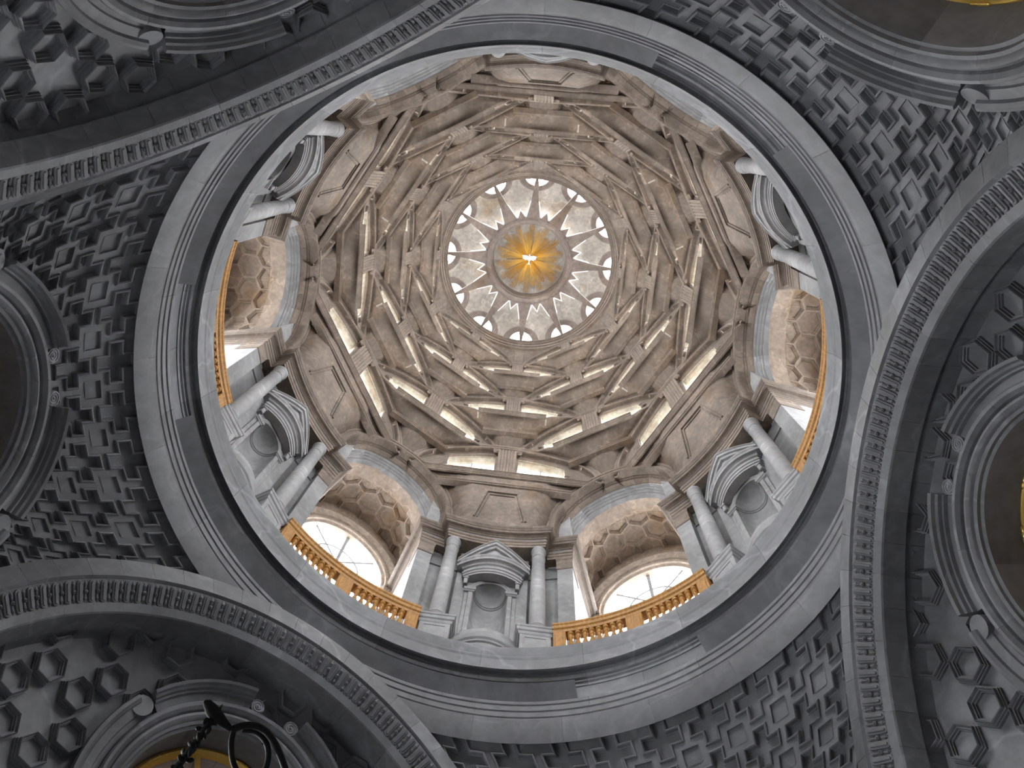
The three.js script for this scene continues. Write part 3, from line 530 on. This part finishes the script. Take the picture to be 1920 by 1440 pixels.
{
  const B = buildBay();
  for (let i = 0; i < 6; i++) {
    const k = i + 0.5, put = (o, label) => { const c = i ? again(o, ang(k), label) : o; if (!i) setBase(o, ang(k), [o.off.x, o.off.y, o.off.z]); c.userData.label = label; };
    put(B.arch, `broad moulded arch over the ${where(k)} window of the drum`);
    put(B.vault, `warm beige vault with hexagon coffers over the ${where(k)} drum window`);
    put(B.window, `tall arched window with a glazed fanlight at the ${where(k)} of the drum`);
    put(B.balustrade, `ochre balustrade in front of the ${where(k)} drum window`);
  }
}
// ---------------------------------------------------------------- the dome: six rings of six segmental arches, each turned by half a side
const TIERS = [[7.87, 35.7, 4.0, 1.6, 1.24], [7.24, 37.75, 3.55, 1.4, 1.15], [6.46, 39.3, 3.25, 1.25, 1.1], [5.875, 40.7, 2.9, 1.2, 1.05], [5.25, 41.85, 2.6, 1.15, 1.0], [4.68, 42.85, 2.35, 1.1, 1.0]].map(([Dw, hb, ao, A, B]) => {
  const s = Dw / 7.87, Df = Dw - 0.28 * s, ys = hb - (A - 0.25) * s; return { s, Dw, Df, hb, ys, a: ao - 0.2 * s, b: (A + B - 0.59) * s, sill: hb - A * s };
});
const rotY = (p, th) => V(p.x * cos(th) + p.z * sin(th), p.y, -p.x * sin(th) + p.z * cos(th));
function lowerEdge(i) { // the upper edge of the two arches below, in the sector of a tier-i arch, from crown to crown
  const prev = i ? TIERS[i - 1] : { a: DA, b: DB, ys: DSP, Df: DD, s: 1 }, pts = [], off = i ? 0.26 * prev.s : 0.26, D = prev.Df + (i ? 0.1 : 0.12) * prev.s, n = 16;
  const T0 = i ? 0.3 : 0.02, e = (t) => { const [nx, ny] = norm2(cos(t) / prev.a, sin(t) / prev.b); return V(prev.a * cos(t) + nx * off, prev.ys + prev.b * sin(t) + ny * off, -D); };
  for (let j = 0; j <= n; j++) pts.push(rotY(e(PI / 2 - (PI / 2 - T0) * j / n), 30 * DEG));
  if (i) pts.push(V(0, prev.ys + 0.15 * prev.s, -prev.Dw / cos(30 * DEG) - 0.03));
  if (!i) for (let j = 1; j < 6; j++) { const d = -13 + 26 * j / 6; pts.push(pol(d * DEG, 8.5, 30.26)); }
  for (let j = n; j >= 0; j--) { const q = e(PI / 2 + (PI / 2 - T0) * j / n); pts.push(rotY(q, -30 * DEG)); }
  return pts;
}
function buildTier(i) {
  const T = TIERS[i], { s, Dw, Df, hb, ys, a, b, sill } = T, k0 = i % 2 ? 0.5 : 0, m = M.warm, R = {};
  // the sloping wall between the arches below
  const w = R.wall = thing('dome_wall', 'x', null, 0, [0, sill, -Dw], { kind: 'structure' });
  const lo = lowerEdge(i), n = lo.length - 1, hi = lo.map((p, j) => V(lo[0].x + (lo[n].x - lo[0].x) * j / n * 1.0, sill, -Dw));
  let xs = 0; // the sill ends where it meets the arches below
  for (let j = 0; j <= n; j++) { if (lo[j].y < sill) { xs = max(xs, abs(lo[j].x)); hi[j].x = lo[j].x; } else hi[j].set(lo[j].x, lo[j].y, max(lo[j].z, -Dw)); }
  { const X = Dw * tan(30 * DEG) + 0.02; hi[0].set(-max(X, abs(lo[0].x)), lo[0].y, -Dw); hi[n].set(max(X, abs(lo[n].x)), lo[n].y, -Dw); }
  xs += 0.06 * s; const edge = (x) => { let y = sill; for (let j = 0; j < n; j++) if ((lo[j].x - x) * (lo[j + 1].x - x) <= 0) y = max(y, lo[j].y + (lo[j + 1].y - lo[j].y) * (x - lo[j].x) / ((lo[j + 1].x - lo[j].x) || 1)); return y - 0.04; };
  const Q = (j, t) => lo[j].clone().lerp(hi[j], t);
  obj('wall_face', loft([0, 0.25, 0.5, 0.75, 1].map((t) => lo.map((_, j) => Q(j, t))), { crease: 2.6 }), m[i % 3], w);
  // point of the wall at a given x and share of the height
  const at2 = (x, t) => { let j = 0; while (j < n - 1 && Q(j + 1, t).x < x) j++; const p = Q(j, t), q = Q(j + 1, t), f = max(0, min(1, (x - p.x) / ((q.x - p.x) || 1))); return p.lerp(q, f); };
  { // sunk panel outlined by a double moulding
    const x0 = 0.62 * s, x1 = 1.0 * s, t1 = i ? 0.5 : 0.62, t0 = i ? 0.15 : 0.12, C = [[-x1, t0], [-x0, t1], [x0, t1], [x1, t0]].map(([x, t]) => at2(x, t).add(V(0, 0, 0.02 * s)));
    const C2 = [[-x1 * 0.88, t0], [-x0 * 0.84, t1 - 0.05], [x0 * 0.84, t1 - 0.05], [x1 * 0.88, t0]].map(([x, t]) => at2(x, t).add(V(0, 0, 0.01 * s)));
    obj('panel_moulding', [0, 1, 2].flatMap((q) => [bar(C[q], C[q + 1], 0.06 * s, 0.08 * s), bar(C2[q], C2[q + 1], 0.045 * s, 0.06 * s)]), m[(i + 1) % 3], w);
  }
  // sill cornice and the string below it
  const sx = xs, pr = (o, y) => [o * s, y * s + sill];
  obj('sill_cornice', planSweep([[-sx, -Dw], [sx, -Dw]], [pr(-0.1, 0.02), pr(0.16, 0.02), pr(0.17, -0.04), pr(0.12, -0.06), pr(0.12, -0.11), pr(0.085, -0.13), pr(0.085, -0.19), pr(0.045, -0.21), pr(0.045, -0.28), pr(0, -0.3), pr(-0.05, -0.3)], { crease: 0.3 }), m[(i + 2) % 3], w);
  { const t = i ? 0.62 : 0.77, q = at2(0, t); let X = sx * 0.8;
    obj('string_moulding', planSweep([[-X, q.z], [X, q.z]], [[-0.3 * s, q.y + 0.12 * s], [0.04 * s, q.y + 0.1 * s], [0.11 * s, q.y + 0.06 * s], [0.11 * s, q.y], [0.06 * s, q.y - 0.03 * s], [0.06 * s, q.y - 0.1 * s], [-0.2 * s, q.y - 0.14 * s]], { crease: 0.3 }), m[i % 3], w); }
  // the arch
  const r = R.rib = thing('dome_rib', 'x', 'arch', 0, [0, ys, -Df], { group: 'ribs of the dome' });
  const pf = (l) => l.map(([o, D]) => [o * s, Df + D * s]);
  obj('archivolt', archSweep(a, b, ys, pf([[0.36, 0.5], [0.36, 0.06], [0.32, 0.01], [0.27, 0], [0.23, 0.02], [0.21, 0.06], [0.06, 0.03], [0.03, 0.01], [0, 0.02], [-0.01, 0.06]]), { leg: 0.55 * s, n: 40, crease: 0.35 }), m[(i + 2) % 3], r);
  for (let q = 0; q < 6; q++) { const t0 = (0.02 + 0.96 * q / 6) * PI, t1 = (0.02 + 0.96 * (q + 1) / 6) * PI; // intrados coffers between ties
    obj('intrados_coffer', archSweep(a, b, ys, pf([[-0.01, 0.06], [-0.01, 0.09], [0.035, 0.1], [0.035, 0.23], [-0.01, 0.24], [-0.02, 0.29]]), { t0: t0 + 0.02, t1: t1 - 0.02, n: 7, crease: 0.3 }), m[q % 3], r);
    obj('intrados_tie', archSweep(a, b, ys, pf([[-0.012, 0.05], [-0.012, 0.29]]), { t0: t1 - 0.021, t1: t1 + 0.021, n: 1 }), m[(i + 2) % 3], r);
  }
  // the window wall under the arch
  const p = R.window = thing('dome_window', 'x', 'window', 0, [0, sill, -Dw], { group: 'paired windows under the dome ribs' });
  const ell = (x) => ys + b * sqrt(max(0, 1 - (x / a) ** 2)), sh = new THREE.Shape(), N = 60;
  const xe = Dw * tan(30 * DEG) + 0.02, xa = (q) => (q === 0 ? -xe : q === N + 2 ? xe : a * (2 * (q - 1) / N - 1)), topAt = (x) => max(ys + 0.3 * s, ell(x)) + 0.03;
  for (let q = 0; q <= N + 2; q++) sh[q ? 'lineTo' : 'moveTo'](xa(q), topAt(xa(q))); // top edge under the arch, bottom edge on the arches below
  for (let q = N + 2; q >= 0; q--) { const x = xa(q); sh.lineTo(x, min(edge(max(-abs(lo[0].x), min(abs(lo[0].x), x))), topAt(x) - 0.02)); }
  const X0 = 0.5 * s; let X1 = 2.55 * s; const topY = (x) => ell(x) - 0.2 * s - 0.04 * s * abs(x / s), botY = (x) => max(sill, edge(x) + 0.16 * s - max(0, 1 - (x - xs) / (0.3 * s)) * 0.14 * s);
  while (topY(X1) - botY(X1) < 0.22 * s) X1 -= 0.03 * s;
  const hx = Array.from({ length: 11 }, (_, q) => X0 + (X1 - X0) * q / 10), holeTop = hx.map((x) => [x, topY(x)]);
  for (const g of [-1, 1]) {
    const h = new THREE.Path(); hx.forEach((x, q) => h[q ? 'lineTo' : 'moveTo'](g * x, topY(x))); for (const x of hx.slice().reverse()) h.lineTo(g * x, botY(x)); h.lineTo(g * X0, topY(X0)); sh.holes.push(h);
  }
  obj('window_wall', new THREE.ExtrudeGeometry(sh, { depth: 0.1 * s, bevelEnabled: false }).translate(0, 0, -Dw - 0.1 * s), m[(i + 1) % 3], p);
  const gD = Dw + 0.36 * s;
  for (const g of [-1, 1]) {
    const top = holeTop.map(([x, y]) => V(g * x, y, 0)), hs = [1.5, 1.3, 1.1, 1, 1, 1][i];
    const hp = [[0, 0.06], [0, 0.1], [-0.03, 0.115], [-0.1, 0.14], [-0.165, 0.19], [-0.19, 0.255], [-0.17, 0.33], [-0.11, 0.385], [-0.02, 0.42], [0.1, 0.42]];
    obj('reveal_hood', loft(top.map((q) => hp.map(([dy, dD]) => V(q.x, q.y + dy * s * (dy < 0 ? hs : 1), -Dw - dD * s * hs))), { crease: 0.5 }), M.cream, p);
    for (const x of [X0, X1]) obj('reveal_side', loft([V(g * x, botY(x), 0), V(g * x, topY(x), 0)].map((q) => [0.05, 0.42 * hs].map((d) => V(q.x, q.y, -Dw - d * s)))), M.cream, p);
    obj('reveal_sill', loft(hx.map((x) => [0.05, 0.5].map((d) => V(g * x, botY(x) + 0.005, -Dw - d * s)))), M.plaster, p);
    const pa = top.map((q) => [V(q.x, botY(abs(q.x)), -gD), V(q.x, q.y - 0.14 * s, -gD)]);
    obj('pane', loft(pa, { crease: 0 }), M.glass, p);
    const xm = g * (X0 + X1) / 2; obj('mullion', bar(V(xm, sill, -gD), V(xm, topY(abs(xm)) - 0.14 * s, -gD), 0.06 * s), M.sash, p);
    obj('volute', spiral(0.17 * s, 2, 0.022 * s, 0.1 * s).map((q) => flip(q, -g, 1, 1).translate(g * (X1 + 0.13 * s), botY(X1) + 0.3 * s, -Dw + 0.0)), m[i % 3], p);
  }
  // the fluted console between the two lights
  { const yT = ell(0) - 0.03 * s, yB = sill, c = []; const Z = (t) => -Dw + (0.03 + 0.24 * t ** 1.6) * s;
    const fl = []; for (let q = 0; q <= 36; q++) { const x = (q / 36 - 0.5) * 0.84 * s, d = abs(sin(q / 36 * 6 * PI)) * 0.05 * s; fl.push([0, 0.2, 0.4, 0.6, 0.8, 0.92].map((t) => V(x * (0.9 + 0.1 * t), yB + (yT - yB) * t, Z(t) + d))); }
    const cs = obj('console', [loft(fl, { crease: 0.7 }), box(-0.43 * s, 0.43 * s, yB, yT, -Dw - 0.5 * s, -Dw + 0.02 * s)], m[(i + 2) % 3], p);
    for (const g of [-1, 1]) obj('console_volute', spiral(0.15 * s, 2, 0.02 * s, 0.1 * s).map((q) => flip(q, g, 1, 1).translate(g * 0.5 * s, yT - 0.2 * s, Z(0.8) - 0.04 * s)), m[(i + 2) % 3], cs);
    obj('console_cap', box(-0.62 * s, 0.62 * s, yT - 0.03 * s, yT + 0.05 * s, -Dw, -Df - 0.06 * s), m[(i + 1) % 3], cs); }
  const nth = ['lowest', 'second', 'third', 'fourth', 'fifth', 'highest'][i];
  for (let q = 0; q < 6; q++) {
    const k = q + k0, put = (o, l) => { const c = q ? again(o, ang(k), l) : o; if (!q) setBase(o, ang(k), [o.off.x, o.off.y, o.off.z]); c.userData.label = l; };
    put(R.wall, `sloping brown stone wall under the ${nth} windows at the ${where(k)} of the dome`);
    put(R.rib, `low curved stone rib of the ${nth} ring, at the ${where(k)} of the dome`);
    put(R.window, `pair of bright slit windows with a fluted console, ${nth} ring, ${where(k)}`);
  }
}
for (let i = 0; i < 6; i++) buildTier(i);

// ---------------------------------------------------------------- round crown of the dome, star ring, lantern
{
  const o = thing('crown_wall', 'round brown stone crown where the ribs end below the star', null, ang(0.5), [0, 42, 0], { kind: 'structure' });
  const T = TIERS[5]; // arches of the last tier sit over k = 0.5, 1.5 ...; the wall rises from their upper edge to a circle
  const lo = [], hi = []; for (let q = 0; q < 6; q++) for (let j = 0; j <= 24; j++) {
    const t = PI - 0.02 - (PI - 0.04) * j / 24, [nx, ny] = norm2(cos(t) / T.a, sin(t) / T.b), p = rotY(V(T.a * cos(t) + nx * 0.15, T.ys + T.b * sin(t) + ny * 0.15, -T.Df - 0.08), -q * 60 * DEG);
    lo.push(p); const az = atan2(p.x, -p.z); hi.push(pol(az, 4.6, 43.46));
  }
  obj('wall_face', loft([0, 0.5, 1].map((t) => lo.map((p, j) => p.clone().lerp(hi[j], t))), { u: true, crease: 0.5 }), M.warm[1], o);
  obj('crown_moulding', ring([[4.7, 43.4], [4.5, 43.43], [4.48, 43.5], [4.53, 43.53], [4.53, 43.64], [4.42, 43.67], [4.4, 43.74], [4.45, 43.77], [4.45, 43.88], [4.34, 43.9], [4.32, 43.95], [4.21, 43.97], [4.21, 44.03], [4.45, 44.06]], 0, 2 * PI, 96, { crease: 0.35 }), M.warm[1], o);
}
{
  const h = 44.0, st = thing('star_ring', 'brown stone ring with twelve long rays round the gilded sunburst', 'ornament', PHI, [0, h, 0]);
  const side = new THREE.MeshStandardMaterial({ color: new THREE.Color().setRGB(0.86, 0.86, 0.86), roughness: 0.7 });  // pale colour standing in for daylight on the plate edges
  const slabMesh = (name, shape, parent) => { // stone faces; cut edges coloured pale as if daylight caught them
    const g = new THREE.ExtrudeGeometry(shape, { depth: 0.16, bevelEnabled: false, curveSegments: 4 }).rotateX(-PI / 2).translate(0, h, 0), grp = g.groups.slice();
    const f = fin(g.clone()), pos = f.attributes.position; f.translate(0, -h, 0); boxUV(f); f.clearGroups(); for (const q of grp) f.addGroup(q.start, q.count, q.materialIndex);
    const m = new THREE.Mesh(f, [M.star, side]); m.name = name; m.castShadow = m.receiveShadow = true; parent.add(m); return m;
  };
  for (let q = 0; q < 12; q++) {
    const a0 = q * 30 * DEG, P = (r, deg) => { const a = a0 + deg * DEG; return new THREE.Vector2(r * sin(a), r * cos(a)); };
    slabMesh('ray', new THREE.Shape([P(2.05, -9.4), P(2.2, -9.4), P(3.05, -3.6), P(4.22, -0.9), P(4.22, 0.9), P(3.05, 3.6), P(2.2, 9.4), P(2.05, 9.4)].reverse()), st);
    const s = new THREE.Shape([P(2.05, 8), P(2.2, 9.4), P(2.24, 9.8), P(2.63, 15), P(2.24, 20.2), P(2.2, 20.6), P(2.05, 22)].reverse());
    const edgeOf = (pts) => new THREE.Mesh(boxUV(fin(new THREE.ExtrudeGeometry(new THREE.Shape(pts.reverse()), { depth: 0.1, bevelEnabled: false }).rotateX(-PI / 2).translate(0, 0.03, 0))), side);
    for (const [n, pts] of [['painted_lit_edge', [P(2.05, -10.9), P(2.23, -10.6), P(3.07, -4.55), P(3.12, -3.4), P(3.12, 3.4), P(3.07, 4.55), P(2.23, 10.6), P(2.05, 10.9)]], ['painted_lit_edge', [P(2.05, 8), P(2.3, 9), P(2.74, 15), P(2.3, 21), P(2.05, 22)]]]) { const m = edgeOf(pts); m.name = n; m.castShadow = m.receiveShadow = true; st.add(m); }  // slightly larger pale plates added behind, painting a lit outline round the stone
    slabMesh('saw_tooth', s, st);
  }
  obj('ring_moulding', ring([[2.2, 0.1], [2.19, -0.03], [2.13, -0.06], [2.11, -0.12], [2.05, -0.14], [2.0, -0.11], [1.97, -0.11], [1.94, -0.06], [1.93, 0.1], [1.9, 0.12], [1.9, 1.3]].map(([r, y]) => [r, y + h]), 0, 2 * PI, 96, { crease: 0.35 }), M.star, st);
}
{ // lantern: twelve sloping pale panels, each pierced by an arched window
  const o = thing('lantern_vault', 'pale plaster vault of the lantern above the star, with arched openings', null, PHI, [0, 44.1, 0], { kind: 'structure' });
  const r0 = 4.4, r1 = 1.92, y0 = 44.1, y1 = 46.1, ha = r0 * tan(15 * DEG), hb = r1 * tan(15 * DEG), len = Math.hypot(r0 - r1, y1 - y0), ca = (r0 - r1) / len, sa = (y1 - y0) / len;
  const M3 = (x, t, d) => V(x, y0 + t * sa + d * ca, -(r0 - t * ca + d * sa)); // in the facet's plane: x across, t up the slope, d outwards
  for (let q = 0; q < 12; q++) {
    const th = -q * 30 * DEG, s = new THREE.Shape([[-ha, 0], [ha, 0], [hb, len], [-hb, len]].map((p) => new THREE.Vector2(...p))), h = new THREE.Path();
    h.moveTo(-0.62, 0.02); h.lineTo(0.62, 0.02); h.absarc(0, 0.04, 0.62, 0, PI, false); s.holes.push(h);
    const tr = (g) => mapGeo(g, (x, y, z) => rotY(M3(x, y, z), th));
    const fc = obj('facet', tr(new THREE.ShapeGeometry(s, 10)), M.lantern, o);
    const rows = []; for (let i = 0; i <= 18; i++) { const t = i / 18 * PI; rows.push([[0.62, 0.3], [0.62, -0.1], [0.7, -0.12], [0.9, -0.12], [0.96, -0.08], [0.96, 0.02]].map(([r, d]) => rotY(M3(r * cos(t), r * sin(t) + 0.03, d), th))); }
    obj('window_arch', loft(rows, { crease: 0.4 }), M.star, fc);
    const bz = [[-0.6, 0.3, 0.6, 0.3], [0, 0.02, 0, 0.62]].map(([a, b, c, d]) => bar(rotY(M3(a, b, 0.28), th), rotY(M3(c, d, 0.28), th), 0.05)); obj('glazing_bar', bz, M.lead, fc);
    obj('pane', tr(new THREE.CircleGeometry(0.62, 20, 0, PI).translate(0, 0.03, 0.3)), M.glass, fc);
  }
}
{ // gilded sunburst with the dove
  const y = 45.2, o = thing('sunburst', 'gilded sunburst of thin rays on the round ceiling at the very top', 'ornament', PHI, [0, y, 0]);
  obj('ceiling_disc', new THREE.CylinderGeometry(1.95, 1.95, 0.1, 64).translate(0, y + 0.12, 0), M.plaster, o);
  for (let q = 0; q < 28; q++) {
    const a = (q + 0.3 * (rnd() - 0.5)) / 28 * 2 * PI, L = [1.9, 1.6, 1.9, 1.5][q % 4] * (0.95 + 0.05 * rnd()), g = [];
    for (let i = -2; i <= 2; i++) { const b = a + i * 0.041, l = L * (1 - 0.03 * abs(i)); g.push(bar(V(0.12 * sin(b), y - 0.05 - 0.02 * abs(i), 0.12 * cos(b)), V(l * sin(b), y + 0.02, l * cos(b)), 0.017, 0.017)); }
    obj('gilded_ray', g, M.gold, o);
  }
  for (let q = 0; q < 36; q++) { const b = (q + 0.5) / 36 * 2 * PI, l = 1.2 + 0.5 * rnd(); obj('gilded_ray', bar(V(0.1 * sin(b), y + 0.02, 0.1 * cos(b)), V(l * sin(b), y + 0.05, l * cos(b)), 0.018, 0.018), M.gold, o); }
  const d = thing('dove', 'small white dove at the centre of the gilded sunburst', 'statue', PHI, [0, y - 0.16, 0]);
  const by = y - 0.16;
  obj('body', [new THREE.SphereGeometry(0.1, 14, 10).scale(0.8, 0.7, 1.7).translate(0, by, 0), new THREE.SphereGeometry(0.06, 12, 8).translate(0, by - 0.03, 0.2), new THREE.ConeGeometry(0.02, 0.06, 8).rotateX(PI / 2).translate(0, by - 0.035, 0.275)], M.dove, d);
  const wing = (s) => { const q = new THREE.Shape(); q.moveTo(0, 0.1); q.quadraticCurveTo(0.18, 0.2, 0.36, 0.12); q.lineTo(0.3, 0.04); q.lineTo(0.31, -0.04); q.lineTo(0.22, -0.04); q.lineTo(0.2, -0.11); q.lineTo(0.1, -0.08); q.lineTo(0, -0.1); return new THREE.ExtrudeGeometry(q, { depth: 0.015, bevelThickness: 0.008, bevelSize: 0.008, bevelSegments: 1 }).rotateX(PI / 2).rotateZ(-0.2); };
  for (const s of [-1, 1]) obj('wing', flip(wing(s), s, 1, 1).translate(s * 0.04, by, 0.02), M.dove, d);
  { const q = new THREE.Shape([[0, 0], [0.09, -0.2], [0.03, -0.17], [0, -0.22], [-0.03, -0.17], [-0.09, -0.2]].map((p) => new THREE.Vector2(...p))); obj('tail', new THREE.ExtrudeGeometry(q, { depth: 0.015, bevelEnabled: false }).rotateX(PI / 2).translate(0, by, -0.12), M.dove, d); }
}
// ---------------------------------------------------------------- wrought iron lamp standard near the viewer
{
  const o = new THREE.Group(); o.name = numbered('lamp_standard'); scene.add(o); o.off = V(0, 0, 0);
  tag(o, 'black wrought iron lamp standard with a blade, two loops and a leafy rod', 'lamp');
  const P = V(-1.271, 5.257, 1.495), ex = V(0.955, 0.257, -0.143).normalize(), ez = ex.clone().cross(V(-0.138, 0.544, 0.828)).normalize(), ey = ez.clone().cross(ex);
  o.position.copy(P); o.quaternion.setFromRotationMatrix(new THREE.Matrix4().makeBasis(ex, ey, ez));
  const k = 0.0037, L = (u, v, d = 0) => V((u - 440) * k, (1372 - v) * k, d);
  const loop = (pts, r, closed) => tube(pts.map((p) => L(...p)), r * k, { n: 60, sides: 10, closed });
  obj('scroll', loop([[438, 1366], [436, 1392], [446, 1430], [470, 1456], [497, 1450], [508, 1420], [502, 1392], [480, 1372], [455, 1368]], 6, false), M.iron, o);
  obj('scroll', loop([[434, 1368, 0.02], [452, 1362, 0.03], [475, 1361, 0.03], [500, 1372, 0.03], [522, 1398, 0.02], [540, 1432, 0], [556, 1475, -0.05], [570, 1540, -0.1]], 7, false), M.iron, o);
  { const rows = []; const C = [[376, 1318, 3], [382, 1322, 9], [392, 1334, 13], [405, 1346, 13], [418, 1357, 9], [430, 1366, 6], [442, 1374, 6]];
    for (const [u, v, w] of C) { const r = []; for (let i = 0; i < 10; i++) { const a = i / 10 * 2 * PI; r.push(L(u + w * cos(a) * 0.62, v - w * cos(a) * 0.78, w * 0.5 * k * sin(a))); } rows.push(r); }
    obj('blade', loft(rows, { u: true, crease: 0.9 }), M.iron, o); }
  obj('thorn', [new THREE.ConeGeometry(4 * k, 16 * k, 6).rotateZ(-0.5).translate(...L(409, 1328).toArray()), new THREE.ConeGeometry(2.5 * k, 9 * k, 6).rotateZ(-2.4).translate(...L(497, 1395).toArray())], M.iron, o);
  obj('rod', tube([[394, 1352], [378, 1378], [362, 1402], [344, 1428], [322, 1462], [300, 1500]].map((p) => L(...p)), 7 * k, { n: 30, sides: 8 }), M.iron, o);
  for (let i = 0; i < 30; i++) {
    const t = i / 29, u = 394 - 90 * t, v = 1352 + 142 * t, a = i * 2.4, w = 9 + 3 * sin(t * 19);
    const g = new THREE.IcosahedronGeometry(6.5 * k, 1).scale(1.3, 0.75, 0.6).rotateZ(a).rotateY(a * 1.7); const c = L(u + w * cos(a) * 0.85, v + w * cos(a) * 0.5, w * k * sin(a)); g.translate(c.x, c.y, c.z);
    obj('leaf', g, M.iron, o);
  }
  // the post that carries it, down to the floor
  const foot = thing('lamp_post', 'black iron post that rises from the floor to the lamp', 'post', 0, [-1.02, FLOOR, 1.05]);
  obj('shaft', [new THREE.CylinderGeometry(0.03, 0.05, 6.1, 12).translate(-1.02, FLOOR + 3.05, 1.05), tube([V(-1.02, 4.45, 1.05), V(-0.98, 4.8, 1.06), V(-0.85, 5.04, 1.08)], 0.028, { n: 12 })], M.iron, foot);
  obj('foot', lathe([[0, 0.5], [0.05, 0.5], [0.08, 0.4], [0.07, 0.3], [0.2, 0.2], [0.32, 0.08], [0.36, 0.06], [0.36, 0], [0, 0]]).translate(-1.02, FLOOR, 1.05), M.iron, foot);
}
renderer.render(scene, camera);
